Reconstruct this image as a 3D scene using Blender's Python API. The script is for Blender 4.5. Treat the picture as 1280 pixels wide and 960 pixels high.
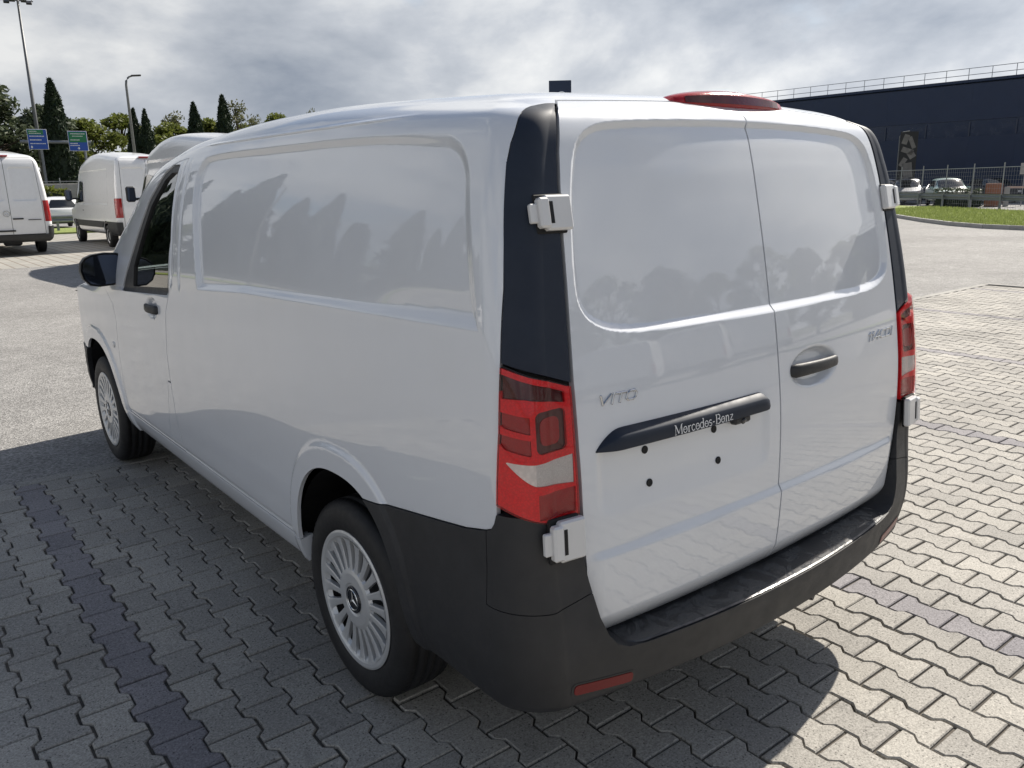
import bpy, bmesh, math, random
import numpy as np
from mathutils import Matrix, Vector

for o in list(bpy.data.objects):
    bpy.data.objects.remove(o)
scn = bpy.context.scene
COL = scn.collection
rng = np.random.default_rng(7)
random.seed(7)

# ------------------------------------------------------------------ camera
CAM = np.array([-2.0253, -1.1975, 1.6481])
YAW, PITCH, ROLL, FPX = 0.67111, 0.23911, -0.02007, 1017.92
_f = np.array([math.sin(YAW)*math.cos(PITCH), math.cos(YAW)*math.cos(PITCH), -math.sin(PITCH)])
_r = np.array([math.cos(YAW), -math.sin(YAW), 0.0]); _u = np.cross(_r, _f)
_r2 = _r*math.cos(ROLL)+_u*math.sin(ROLL); _u2 = -_r*math.sin(ROLL)+_u*math.cos(ROLL)
cam_data = bpy.data.cameras.new('camera'); cam = bpy.data.objects.new('camera', cam_data); COL.objects.link(cam)
mw = Matrix.Identity(4)
for i in range(3):
    mw[i][0], mw[i][1], mw[i][2], mw[i][3] = _r2[i], _u2[i], -_f[i], CAM[i]
cam.matrix_world = mw
cam_data.sensor_width = 36.0; cam_data.lens = 36.0*FPX/1280.0
cam_data.clip_start = 0.05; cam_data.clip_end = 6000
scn.camera = cam
scn.render.resolution_x, scn.render.resolution_y = 1024, 768

# ------------------------------------------------------------------ world, sun, exposure
SUN = Vector((1.15, 0.17, 1.0)).normalized()
SUN_EL = math.asin(SUN.z); SUN_AZ = math.atan2(SUN.x, SUN.y)
world = bpy.data.worlds.new('World'); scn.world = world; world.use_nodes = True
wn, wl = world.node_tree.nodes, world.node_tree.links
wn.clear()
def wnode(t, **k):
    n = wn.new(t)
    for a, b in k.items(): setattr(n, a, b)
    return n
def wmath(op, a, b=None, c=None, clamp=False):
    n = wnode('ShaderNodeMath', operation=op); n.use_clamp = clamp
    for i, s in enumerate((a, b, c)):
        if s is None: continue
        if isinstance(s, (int, float)): n.inputs[i].default_value = s
        else: wl.new(s, n.inputs[i])
    return n.outputs[0]
sky = wnode('ShaderNodeTexSky', sky_type='NISHITA'); sky.sun_disc = False
sky.sun_elevation = SUN_EL; sky.sun_rotation = SUN_AZ; sky.air_density = 1.0; sky.dust_density = 1.2; sky.ozone_density = 1.5
tc = wnode('ShaderNodeTexCoord'); sep = wnode('ShaderNodeSeparateXYZ'); wl.new(tc.outputs['Generated'], sep.inputs[0])
zs = wmath('MULTIPLY', sep.outputs[2], 2.0)
comb = wnode('ShaderNodeCombineXYZ'); wl.new(sep.outputs[0], comb.inputs[0]); wl.new(sep.outputs[1], comb.inputs[1]); wl.new(zs, comb.inputs[2])
def wnoise(scale, detail, rough, dist=0.0, off=(0, 0, 0)):
    m = wnode('ShaderNodeMapping'); m.inputs['Location'].default_value = off; wl.new(comb.outputs[0], m.inputs[0])
    n = wnode('ShaderNodeTexNoise'); n.inputs['Scale'].default_value = scale; n.inputs['Detail'].default_value = detail
    n.inputs['Roughness'].default_value = rough; n.inputs['Distortion'].default_value = dist
    wl.new(m.outputs[0], n.inputs['Vector']); return n.outputs[0]
n_cov = wnoise(1.9, 9, 0.55, 0.2, (4.1, 1.3, 0))
n_sh = wnoise(3.3, 10, 0.55, 0.2, (1.3, 5.7, 2))
n_fine = wnoise(9.5, 8, 0.55, 0.1, (1.3, 2.7, 5))
thin = wnode('ShaderNodeMapRange', interpolation_type='SMOOTHSTEP'); wl.new(sep.outputs[2], thin.inputs[0])
thin.inputs[1].default_value = 0.30; thin.inputs[2].default_value = 0.75; thin.inputs[3].default_value = 0.0; thin.inputs[4].default_value = 0.20
cov = wnode('ShaderNodeMapRange', interpolation_type='SMOOTHSTEP'); wl.new(wmath('SUBTRACT', n_cov, thin.outputs[0]), cov.inputs[0])
cov.inputs[1].default_value = 0.36; cov.inputs[2].default_value = 0.47
sh = wmath('ADD', wmath('MULTIPLY', n_sh, 0.80), wmath('MULTIPLY', n_fine, 0.20))
ramp = wnode('ShaderNodeValToRGB'); wl.new(sh, ramp.inputs[0])
cr = ramp.color_ramp; cr.elements[0].position = 0.30; cr.elements[0].color = (2.9, 3.35, 4.1, 1)
cr.elements[1].position = 0.60; cr.elements[1].color = (9.0, 9.1, 9.1, 1)
e = cr.elements.new(0.47); e.color = (5.6, 5.95, 6.5, 1)
# clouds are brighter towards the sun (forward scattering)
dotn = wnode('ShaderNodeVectorMath', operation='DOT_PRODUCT'); wl.new(tc.outputs['Generated'], dotn.inputs[0]); dotn.inputs[1].default_value = SUN
glow = wmath('ADD', wmath('MULTIPLY', wmath('POWER', wmath('MAXIMUM', dotn.outputs['Value'], 0.0), 2.5), 0.50), 0.86)
cl = wnode('ShaderNodeVectorMath', operation='SCALE'); wl.new(ramp.outputs[0], cl.inputs[0]); wl.new(glow, cl.inputs['Scale'])
mix = wnode('ShaderNodeMix', data_type='RGBA'); wl.new(cov.outputs[0], mix.inputs[0]); wl.new(sky.outputs[0], mix.inputs[6]); wl.new(cl.outputs[0], mix.inputs[7])
bg = wnode('ShaderNodeBackground'); bg.inputs[1].default_value = 0.060; wl.new(mix.outputs[2], bg.inputs[0])
wo = wnode('ShaderNodeOutputWorld'); wl.new(bg.outputs[0], wo.inputs[0])

sl = bpy.data.lights.new('sun', 'SUN'); sl.energy = 4.5; sl.angle = math.radians(0.55); sl.color = (1.0, 0.935, 0.84)
so = bpy.data.objects.new('sun', sl); COL.objects.link(so); so.location = (30, 0, 40)
so.rotation_euler = SUN.to_track_quat('Z', 'Y').to_euler()
vs_ = scn.view_settings
vs_.view_transform = 'Standard'; vs_.look = 'None'; vs_.gamma = 1.0; vs_.exposure = 0.76; vs_.use_curve_mapping = False

# ------------------------------------------------------------------ materials
class NT:
    def __init__(s, name):
        s.m = bpy.data.materials.new(name); s.m.use_nodes = True; s.n = s.m.node_tree.nodes; s.l = s.m.node_tree.links
        s.b = s.n['Principled BSDF']; s.out = s.n['Material Output']
    def new(s, t, **k):
        n = s.n.new(t)
        for a, b in k.items(): setattr(n, a, b)
        return n
    def put(s, n, i, v):
        if v is None: return
        if hasattr(v, 'is_output') or isinstance(v, bpy.types.NodeSocket): s.l.new(v, n.inputs[i])
        else: n.inputs[i].default_value = v
    def math(s, op, a, b=None, c=None, clamp=False):
        n = s.new('ShaderNodeMath', operation=op); n.use_clamp = clamp
        for i, v in enumerate((a, b, c)): s.put(n, i, v)
        return n.outputs[0]
    def pos(s, obj=False):
        if obj: return s.new('ShaderNodeTexCoord').outputs['Object']
        return s.new('ShaderNodeNewGeometry').outputs['Position']
    def noise(s, vec, scale, detail=4, rough=0.5, dist=0.0, out=0):
        n = s.new('ShaderNodeTexNoise'); s.put(n, 'Vector', vec); s.put(n, 'Scale', scale); s.put(n, 'Detail', detail)
        s.put(n, 'Roughness', rough); s.put(n, 'Distortion', dist); return n.outputs[out]
    def mapr(s, v, a, b, c=0.0, d=1.0, smooth=False):
        n = s.new('ShaderNodeMapRange'); n.interpolation_type = 'SMOOTHSTEP' if smooth else 'LINEAR'
        s.put(n, 0, v); n.inputs[1].default_value = a; n.inputs[2].default_value = b; n.inputs[3].default_value = c; n.inputs[4].default_value = d
        return n.outputs[0]
    def mix(s, f, a, b, bt='MIX'):
        n = s.new('ShaderNodeMix', data_type='RGBA', blend_type=bt); s.put(n, 0, f); s.put(n, 6, a); s.put(n, 7, b); return n.outputs[2]
    def bump(s, h, strength=0.3, dist=0.002):
        n = s.new('ShaderNodeBump'); s.put(n, 'Height', h); s.put(n, 'Strength', strength); s.put(n, 'Distance', dist)
        s.l.new(n.outputs[0], s.b.inputs['Normal']); return n
    def set(s, **k):
        for a, v in k.items():
            s.put(s.b, {'base': 'Base Color', 'rough': 'Roughness', 'metal': 'Metallic', 'coat': 'Coat Weight', 'coatr': 'Coat Roughness',
                        'spec': 'Specular IOR Level', 'trans': 'Transmission Weight', 'ior': 'IOR', 'emit': 'Emission Color', 'emits': 'Emission Strength',
                        'alpha': 'Alpha', 'sss': 'Subsurface Weight', 'coatior': 'Coat IOR'}[a], v)
        return s.m
def C(r, g, b): return (r, g, b, 1.0)
M = {}
def simple(name, col, rough=0.5, metal=0.0, var=0.12, scale=8.0, bump=0.0, bscale=200.0, coat=0.0, coatr=0.05, spec=0.5):
    t = NT(name); p = t.pos(True)
    n = t.noise(p, scale, 5, 0.6)
    f = t.mapr(n, 0.25, 0.75, 1-var, 1+var)
    vm = t.new('ShaderNodeVectorMath', operation='SCALE'); vm.inputs[0].default_value = col[:3]; t.put(vm, 'Scale', f)
    rr = t.mapr(t.noise(p, scale*2.3, 4, 0.6), 0.3, 0.7, max(rough-0.06, 0.02), min(rough+0.06, 1))
    t.set(base=vm.outputs[0], rough=rr, metal=metal, coat=coat, coatr=coatr, spec=spec)
    if bump: t.bump(t.noise(p, bscale, 3, 0.6), bump, 0.002)
    M[name] = t.m; return t.m
# white car paint: faint dust film low on the body, clear coat on top
t = NT('white_paint'); p = t.pos()
sz = t.new('ShaderNodeSeparateXYZ'); t.put(sz, 0, p)
dust = t.math('MULTIPLY', t.mapr(t.noise(p, 5.0, 6, 0.65), 0.45, 0.75), 0.10)
t.set(base=t.mix(dust, C(.70, .725, .765), C(.58, .57, .55)), rough=t.mapr(t.noise(p, 9, 4, .6), .3, .7, .30, .42), coat=1.0, coatr=t.mapr(t.noise(p, 14, 5, .6), .3, .75, .01, .035), spec=.45, coatior=1.62)
M['paint'] = t.m
simple('paint_far', C(.78, .785, .79), .32, coat=.8, coatr=.08, var=.03)
simple('paint_grey', C(.55, .56, .58), .35, coat=.6, coatr=.08, var=.03)
simple('paint_dark', C(.03, .035, .05), .3, coat=.8, coatr=.05, var=.05)
simple('paint_silver', C(.42, .43, .45), .3, metal=.5, coat=.6, coatr=.05, var=.05)
simple('paint_green', C(.30, .42, .40), .3, coat=.6, coatr=.05, var=.05)
simple('black_plastic', C(.022, .023, .025), .52, var=.25, scale=14, bump=.25, bscale=900)
simple('grey_plastic', C(.021, .022, .025), .55, var=.22, scale=9, bump=.3, bscale=1100)
simple('gap_black', C(.004, .004, .005), .7, var=.2)
simple('rubber', C(.012, .012, .013), .62, var=.3, scale=20, bump=.2, bscale=300)
simple('trim_gloss', C(.010, .012, .016), .16, var=.1, coat=.3)
simple('trim_slate', C(.011, .018, .034), .58, var=.1, spec=.4)
simple('hinge_white', C(.66, .66, .66), .35, var=.03, coat=.7, coatr=.06)
simple('wheel_silver', C(.62, .63, .635), .40, metal=.45, var=.06, coat=.3, coatr=.1)
simple('steel_dark', C(.03, .03, .033), .55, metal=.4, var=.2)
simple('brake_steel', C(.25, .25, .26), .4, metal=.9, var=.2)
simple('chrome', C(.62, .63, .64), .16, metal=1.0, var=.03)
simple('letter_white', C(.78, .79, .80), .4, var=.02)
simple('seat_cloth', C(.02, .02, .022), .8, var=.2)
simple('galvanised', C(.20, .215, .24), .45, metal=.6, var=.15)
simple('pole_grey', C(.16, .165, .17), .5, metal=.4, var=.12)
simple('lamp_dark', C(.03, .03, .032), .5, var=.1)
simple('concrete', C(.36, .35, .33), .85, var=.18, scale=3, bump=.3, bscale=60)
simple('sign_blue', C(.012, .08, .42), .4, var=.05)
simple('sign_green', C(.01, .19, .075), .4, var=.05)
simple('navy_panel', C(.005, .019, .062), .45, var=.10, scale=.6)
simple('navy_glass', C(.006, .021, .064), .25, var=.08, scale=.5, spec=.6)
simple('navy_mullion', C(.028, .040, .075), .4, var=.1)
simple('rail_metal', C(.30, .31, .33), .45, metal=.5, var=.1)
simple('banner_dark', C(.02, .02, .022), .7, var=.1)
simple('banner_grey', C(.16, .15, .145), .7, var=.25, scale=3)
simple('brick_orange', C(.30, .13, .075), .8, var=.2, scale=4)
simple('barrier_paint', C(.50, .36, .30), .5, var=.08)
simple('bark', C(.075, .055, .04), .9, var=.3, scale=5, bump=.6, bscale=14)
simple('far_glass', C(.012, .014, .016), .06, var=.05, spec=.7)
simple('red_lens_far', C(.32, .012, .012), .15, var=.1, coat=.5)
simple('amber_lens', C(.75, .68, .55), .15, var=.1, coat=.5)
simple('mirror_face', C(.07, .085, .12), .03, metal=1.0, var=.02)
# tail lamp plastics
def lens(name, col, rough=.12, bscale=500, bs=.25, coat=1.0):
    t = NT(name); p = t.pos(True)
    w = t.new('ShaderNodeTexVoronoi'); t.put(w, 'Vector', p); t.put(w, 'Scale', bscale)
    c2 = t.mix(t.mapr(w.outputs['Distance'], 0.0, 0.7), C(*[c*1.10 for c in col[:3]]), C(*[c*.86 for c in col[:3]]))
    t.set(base=c2, rough=rough, coat=coat, coatr=.02, spec=.35); t.bump(w.outputs['Distance'], bs, .001); M[name] = t.m
lens('lens_red', C(.80, .012, .020), rough=.35, bscale=170, bs=.25, coat=.0)
lens('lens_red_deep', C(.36, .006, .010), bscale=240, coat=.25)
lens('lens_smoke', C(.075, .005, .008), bscale=90, coat=.2)
lens('lens_clear', C(.62, .63, .62), bscale=320, bs=.8)
lens('lens_silver', C(.80, .79, .76), bscale=90)
lens('lens_reflector', C(.16, .004, .006), rough=.3, bscale=350, coat=.0)
# glass with tint
def glass(name, tint, ior=1.5, fm=1.6):
    t = NT(name); t.n.remove(t.b)
    fr = t.new('ShaderNodeFresnel'); fr.inputs[0].default_value = ior
    tr = t.new('ShaderNodeBsdfTransparent'); tr.inputs[0].default_value = tint
    gl = t.new('ShaderNodeBsdfGlossy'); gl.inputs['Roughness'].default_value = .01; gl.inputs[0].default_value = (1, 1, 1, 1)
    mx = t.new('ShaderNodeMixShader'); f2 = t.math('MULTIPLY', fr.outputs[0], fm, clamp=True)
    t.l.new(f2, mx.inputs[0]); t.l.new(tr.outputs[0], mx.inputs[1]); t.l.new(gl.outputs[0], mx.inputs[2]); t.l.new(mx.outputs[0], t.out.inputs[0]); M[name] = t.m
glass('lamp_cover', C(1.0, .97, .96), 1.45, .7); glass('glass_side', C(.42, .50, .47)); glass('glass_front', C(.55, .62, .60))
# concrete pavers
def paver_mat(name, ca, cb, isl=True):
    t = NT(name); p = t.pos(); g = t.new('ShaderNodeNewGeometry')
    rnd = g.outputs['Random Per Island'] if isl else .5
    tone = t.mix(t.mapr(rnd, 0, 1), ca, cb)
    big = t.mapr(t.noise(p, 1.1, 5, .6), .3, .7, .80, 1.16)
    fine = t.mapr(t.noise(p, 150, 4, .78), .30, .70, .50, 1.46)
    mid = t.mapr(t.noise(p, 70, 4, .65), .3, .7, .86, 1.12)
    stain = t.mapr(t.noise(p, 7, 6, .7, .6), .58, .74, 1.0, .72, True)
    v = t.math('MULTIPLY', t.math('MULTIPLY', big, fine), t.math('MULTIPLY', mid, stain))
    sp = t.new('ShaderNodeTexVoronoi'); t.put(sp, 'Vector', p); t.put(sp, 'Scale', 85)
    speck = t.mapr(sp.outputs['Distance'], .14, .30, .30, 1.0)
    sc = t.new('ShaderNodeSeparateColor'); t.put(sc, 0, sp.outputs['Color'])
    speck = t.math('MAXIMUM', speck, t.mapr(sc.outputs[0], .34, .36, 0, 1))
    v = t.math('MULTIPLY', v, speck)
    vm = t.new('ShaderNodeVectorMath', operation='SCALE'); t.put(vm, 0, tone); t.put(vm, 'Scale', v)
    t.set(base=vm.outputs[0], rough=.82, spec=.3)
    h = t.math('ADD', t.noise(p, 260, 4, .7), t.math('MULTIPLY', t.noise(p, 45, 4, .6), .8))
    t.bump(h, .55, .0025); M[name] = t.m
paver_mat('paver_sand', C(.292, .278, .254), C(.380, .360, .322)); paver_mat('paver_grey', C(.205, .195, .205), C(.265, .25, .255))
paver_mat('edging', C(.32, .31, .285), C(.35, .335, .305))
t = NT('bedding'); p = t.pos()
t.set(base=t.mix(t.mapr(t.noise(p, 3.5, 6, .65), .35, .7), C(.045, .041, .036), C(.15, .13, .105)), rough=.95); t.bump(t.noise(p, 160, 4, .7), .6, .004); M['bedding'] = t.m
# old pale asphalt with exposed aggregate
t = NT('asphalt'); p = t.pos()
v1 = t.new('ShaderNodeTexVoronoi'); t.put(v1, 'Vector', p); t.put(v1, 'Scale', 95)
sc = t.new('ShaderNodeSeparateColor'); t.put(sc, 0, v1.outputs['Color'])
ag = t.mapr(sc.outputs[0], 0, 1, .55, 1.45)
b1 = t.mapr(t.noise(p, .35, 5, .6), .3, .7, .84, 1.13); b2 = t.mapr(t.noise(p, 4, 6, .7), .3, .7, .85, 1.13)
crk = t.mapr(t.noise(p, 1.7, 8, .75, 1.2), .485, .50, 1, 1); 
v = t.math('MULTIPLY', t.math('MULTIPLY', ag, b1), b2)
vm = t.new('ShaderNodeVectorMath', operation='SCALE'); vm.inputs[0].default_value = (.27, .263, .252); t.put(vm, 'Scale', v)
t.set(base=vm.outputs[0], rough=.88, spec=.25)
t.bump(t.math('ADD', v1.outputs['Distance'], t.noise(p, 240, 3, .7)), .7, .005); M['asphalt'] = t.m
# far block paving, too small to pick apart
t = NT('far_paving'); p = t.pos()
br = t.new('ShaderNodeTexBrick'); mp = t.new('ShaderNodeMapping'); mp.inputs['Rotation'].default_value = (0, 0, math.radians(90)); t.put(mp, 0, p); t.put(br, 'Vector', mp.outputs[0])
br.inputs['Scale'].default_value = 1.0; br.inputs['Brick Width'].default_value = .8; br.inputs['Row Height'].default_value = .28; br.inputs['Mortar Size'].default_value = .022
br.inputs['Color1'].default_value = C(.30, .29, .26); br.inputs['Color2'].default_value = C(.35, .335, .30); br.inputs['Mortar'].default_value = C(.20, .17, .14)
t.set(base=br.outputs[0], rough=.85); M['far_paving'] = t.m
t = NT('earth'); p = t.pos()
t.set(base=t.mix(t.mapr(t.noise(p, .25, 6, .65), .35, .65), C(.06, .075, .03), C(.13, .12, .07)), rough=.95); M['earth'] = t.m
t = NT('turf'); p = t.pos()
t.set(base=t.mix(t.mapr(t.noise(p, 1.2, 6, .7), .3, .7), C(.20, .25, .065), C(.29, .335, .12)), rough=.9, spec=.2); t.bump(t.noise(p, 30, 5, .7), .8, .04); M['turf'] = t.m
def leafmat(name, ca, cb, tr=.25):
    t = NT(name); g = t.new('ShaderNodeNewGeometry')
    c = t.mix(g.outputs['Random Per Island'], ca, cb); t.set(base=c, rough=.6, spec=.3)
    tl = t.new('ShaderNodeBsdfTranslucent'); t.put(tl, 0, c); mx = t.new('ShaderNodeMixShader'); mx.inputs[0].default_value = tr
    t.l.new(t.b.outputs[0], mx.inputs[1]); t.l.new(tl.outputs[0], mx.inputs[2]); t.l.new(mx.outputs[0], t.out.inputs[0]); M[name] = t.m
leafmat('leaf_cypress', C(.012, .024, .014), C(.035, .055, .026), .1)
leafmat('leaf_olive', C(.045, .065, .035), C(.10, .12, .065))
leafmat('leaf_green', C(.085, .11, .018), C(.17, .19, .045), .4)
leafmat('leaf_grass', C(.20, .25, .065), C(.30, .345, .13), .3)
leafmat('leaf_pale', C(.09, .10, .045), C(.16, .16, .08), .3)

# ------------------------------------------------------------------ mesh helpers
def link(name, me, mat=None, parent=None):
    o = bpy.data.objects.new(name, me); COL.objects.link(o)
    if mat is not None and me is not None and not me.materials: me.materials.append(M[mat] if isinstance(mat, str) else mat)
    if parent is not None: o.parent = parent
    return o
def tag(o, label=None, cat=None, group=None, kind=None):
    if label: o['label'] = label
    if cat: o['category'] = cat
    if group: o['group'] = group
    if kind: o['kind'] = kind
    return o
def empty(name, loc=(0, 0, 0), rz=0.0, label=None, cat=None, group=None):
    o = bpy.data.objects.new(name, None); COL.objects.link(o); o.location = loc; o.rotation_euler = (0, 0, rz); o.empty_display_size = .2
    return tag(o, label, cat, group)
def copy_tree(o, parent=None):
    c = o.copy(); COL.objects.link(c); c.parent = parent
    for ch in o.children: copy_tree(ch, c)
    return c
class MB:
    def __init__(s): s.v, s.f, s.n = [], [], 0
    def add(s, v, f, m=None):
        v = np.asarray(v, float).reshape(-1, 3)
        if m is not None:
            m = np.array(m); v = v@m[:3, :3].T+m[:3, 3]
        s.v.append(v); s.f += [tuple(i+s.n for i in q) for q in f]; s.n += len(v); return s
    def box(s, c, h, b=0.0, m=None):
        """c centre, h half sizes, b chamfer"""
        c, h = np.array(c, float), np.array(h, float)
        if b <= 0:
            v = [(x, y, z) for x in (-1, 1) for y in (-1, 1) for z in (-1, 1)]
            return s.add(np.array(v)*h+c, [(0, 1, 3, 2), (4, 6, 7, 5), (0, 4, 5, 1), (2, 3, 7, 6), (0, 2, 6, 4), (1, 5, 7, 3)], m)
        v, idx = [], {}
        for x in (-1, 1):
            for y in (-1, 1):
                for z in (-1, 1):
                    for ax in range(3):
                        p_ = np.array([x, y, z])*h; 
                        for k in range(3):
                            if k != ax: p_[k] -= (x, y, z)[k]*b
                        idx[(x, y, z, ax)] = len(v); v.append(p_)
        f = []
        for ax in range(3):
            a, b2 = [(1, 2), (2, 0), (0, 1)][ax]
            for sg in (-1, 1):
                q = []
                for (i, j) in ((-1, -1), (1, -1), (1, 1), (-1, 1)):
                    k = [0, 0, 0]; k[ax] = sg; k[a] = i; k[b2] = j; q.append(idx[(*k, ax)])
                f.append(tuple(q if sg > 0 else q[::-1]))
        for ax in range(3):
            a, b2 = [(1, 2), (2, 0), (0, 1)][ax]
            for i in (-1, 1):
                for j in (-1, 1):
                    k0 = [0, 0, 0]; k0[a] = i; k0[b2] = j; k1 = list(k0); k0[ax] = -1; k1[ax] = 1
                    q = (idx[(*k0, a)], idx[(*k1, a)], idx[(*k1, b2)], idx[(*k0, b2)])
                    f.append(q if i*j < 0 else q[::-1])
        for x in (-1, 1):
            for y in (-1, 1):
                for z in (-1, 1):
                    q = tuple(idx[(x, y, z, a)] for a in range(3)); f.append(q if x*y*z > 0 else q[::-1])
        return s.add(np.array(v)+c, f, m)
    def tube(s, pts, r, n=8, cap=True, m=None):
        pts = [np.array(p_, float) for p_ in pts]; rs = [r]*len(pts) if isinstance(r, (int, float)) else r
        v, f = [], []
        for i, p_ in enumerate(pts):
            d = pts[min(i+1, len(pts)-1)]-pts[max(i-1, 0)]; d /= np.linalg.norm(d)+1e-9
            a = np.cross(d, (0, 0, 1) if abs(d[2]) < .9 else (1, 0, 0)); a /= np.linalg.norm(a); b = np.cross(d, a)
            for k in range(n):
                t_ = 2*math.pi*k/n; v.append(p_+rs[i]*(a*math.cos(t_)+b*math.sin(t_)))
        for i in range(len(pts)-1):
            for k in range(n):
                k2 = (k+1) % n; f.append((i*n+k, (i+1)*n+k, (i+1)*n+k2, i*n+k2))
        if cap: f.append(tuple(range(n))); f.append(tuple(range(len(v)-1, len(v)-n-1, -1)))
        return s.add(v, f, m)
    def prism(s, poly, z0, z1, m=None):
        n = len(poly); v = [(x, y, z0) for x, y in poly]+[(x, y, z1) for x, y in poly]
        a = sum(poly[i][0]*poly[(i+1) % n][1]-poly[(i+1) % n][0]*poly[i][1] for i in range(n))
        f = [tuple(range(n-1, -1, -1)), tuple(range(n, 2*n))]+[(i, (i+1) % n, n+(i+1) % n, n+i) for i in range(n)]
        if a < 0: f = [q[::-1] for q in f]
        return s.add(v, f, m)
    def lathe(s, prof, n=48, axis='x', m=None, close=False):
        """prof: list of (a, r) -> axis coordinate, radius"""
        v, f = [], []
        for k in range(n):
            t_ = 2*math.pi*k/n; c_, s_ = math.cos(t_), math.sin(t_)
            for a, r in prof:
                v.append((a, r*c_, r*s_) if axis == 'x' else ((r*c_, r*s_, a) if axis == 'z' else (r*c_, a, r*s_)))
        L = len(prof)
        for k in range(n):
            k2 = (k+1) % n
            for i in range(L-1):
                f.append((k*L+i, k2*L+i, k2*L+i+1, k*L+i+1))
        return s.add(v, f, m)
    def build(s, name, mat, parent=None, smooth=False):
        me = bpy.data.meshes.new(name)
        if s.v: me.from_pydata(np.concatenate(s.v).tolist(), [], s.f)
        me.update()
        if smooth: me.shade_smooth()
        return link(name, me, mat, parent)
def T(loc=(0, 0, 0), rz=0.0, rx=0.0, ry=0.0):
    return Matrix.Translation(loc) @ Matrix.Rotation(rz, 4, 'Z') @ Matrix.Rotation(ry, 4, 'Y') @ Matrix.Rotation(rx, 4, 'X')
def sstep(a, b, x):
    t_ = np.clip((x-a)/(b-a), 0, 1); return t_*t_*(3-2*t_)
def hermite(tab):
    tab = np.array(tab, float); xk, yk = tab[:, 0], tab[:, 1]; h = np.diff(xk); d = np.diff(yk)/h
    m = np.zeros(len(xk)); m[0] = d[0]; m[-1] = d[-1]
    for i in range(1, len(xk)-1): m[i] = (d[i-1]*h[i]+d[i]*h[i-1])/(h[i]+h[i-1])
    def f(x):
        x = np.clip(x, xk[0], xk[-1]); i = np.clip(np.searchsorted(xk, x)-1, 0, len(xk)-2); q = (x-xk[i])/h[i]
        return (2*q**3-3*q**2+1)*yk[i]+(q**3-2*q**2+q)*h[i]*m[i]+(-2*q**3+3*q**2)*yk[i+1]+(q**3-q**2)*h[i]*m[i+1]
    return f
def lerp(tab):
    tab = np.array(tab, float); return lambda x: np.interp(x, tab[:, 0], tab[:, 1])
def sdpoly(poly):
    """signed distance to a polygon, negative inside"""
    P_ = np.array(poly, float)
    def f(a, b):
        d = np.full(np.shape(a), 1e9); inside = np.zeros(np.shape(a), bool)
        for i in range(len(P_)):
            p0, p1 = P_[i], P_[(i+1) % len(P_)]; e_ = p1-p0
            wa, wb = a-p0[0], b-p0[1]; q = np.clip((wa*e_[0]+wb*e_[1])/(e_@e_), 0, 1)
            d = np.minimum(d, np.hypot(wa-q*e_[0], wb-q*e_[1]))
            c1 = (p0[1] <= b) != (p1[1] <= b)
            inside ^= c1 & (a < p0[0]+(b-p0[1])*e_[0]/(e_[1] if e_[1] != 0 else 1e-12))
        return np.where(inside, -d, d)
    return f
def smooth_poly(poly, n=3):
    P_ = np.array(poly, float); out = []
    for i in range(len(P_)):
        p0, p1, p2, p3 = P_[i-1], P_[i], P_[(i+1) % len(P_)], P_[(i+2) % len(P_)]
        for k in range(n):
            q = k/n; out.append(.5*((2*p1)+(-p0+p2)*q+(2*p0-5*p1+4*p2-p3)*q*q+(-p0+3*p1-3*p2+p3)*q**3))
    return out
def body_fn(KN, KF, RC, YF, RF, zb, shift=.0, wref=.8, bow=.045, UA=.8, UB=.95, rearbow=.018, frontbow=.05, nose=.25, cowl=4.45):
    """left half of a van body: u 0..UA rear face, UA..UB rear corner, UB..5 side, 5..6 nose corner, 6..7 front; v nominal height"""
    KN = np.array(KN, float); fz, fw, fr = hermite(KN[:, [0, 1]]), hermite(KN[:, [0, 2]]), hermite(KN[:, [0, 3]]); fk = hermite(KF)
    def keff(x, y): return fk(y-shift*np.clip(1-(x/wref)**2, 0, 1))
    def S0(u, v):
        u, v = np.broadcast_arrays(np.asarray(u, float), np.asarray(v, float))
        w, r, z = fw(v), fr(v), fz(v); rc = np.minimum(RC, w*.95); flat = np.maximum(w-rc, .001); bw = bow*(flat/.85)**2
        tr = np.clip(u/UA, 0, 1); sl = np.arctan2(2*bw, flat); ta = np.clip((u-UA)/(UB-UA), 0, 1); an = -sl+ta*(math.pi/2+sl)
        xs = -flat-rc*(1+np.sin(sl)); ys = r+bw+rc*np.cos(sl)
        k_ = np.minimum(1, w/.9); yfc = YF-RF*k_; rf = RF*k_; td = np.clip((u-UB)/(5-UB), 0, 1); tn = np.clip(u-5, 0, 1)*math.pi/2; tf = np.clip(u-6, 0, 1)
        x = np.where(u <= UA, -flat*tr, np.where(u <= UB, -flat-rc*(np.sin(an)+np.sin(sl)), np.where(u <= 5, xs, np.where(u <= 6, xs+rf*(1-np.cos(tn)), (xs+rf)*(1-tf)))))
        y = np.where(u <= UA, r+bw*tr**2, np.where(u <= UB, r+bw+rc*np.cos(sl)-rc*np.cos(an), np.where(u <= 5, ys+(yfc-ys)*td, np.where(u <= 6, yfc+rf*np.sin(tn), yfc+rf+.03*tf))))
        sb = rearbow*np.clip((1.6-y)/1.4, 0, 1)**2+frontbow*np.clip((y-(YF-1.73))/1.6, 0, 1.2)**2
        x = x*(1-sb/.96*sstep(UA*.9, UB, u))
        z = np.where(z > zb, zb+(z-zb)*keff(x, y), z)-np.where(y > cowl, (y-cowl)**2*nose*np.clip((z-.5)/.6, 0, 1), 0)
        return np.stack([x, y, z], -1)
    S0.keff = keff; S0.UA = UA; S0.UB = UB
    return S0
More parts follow.
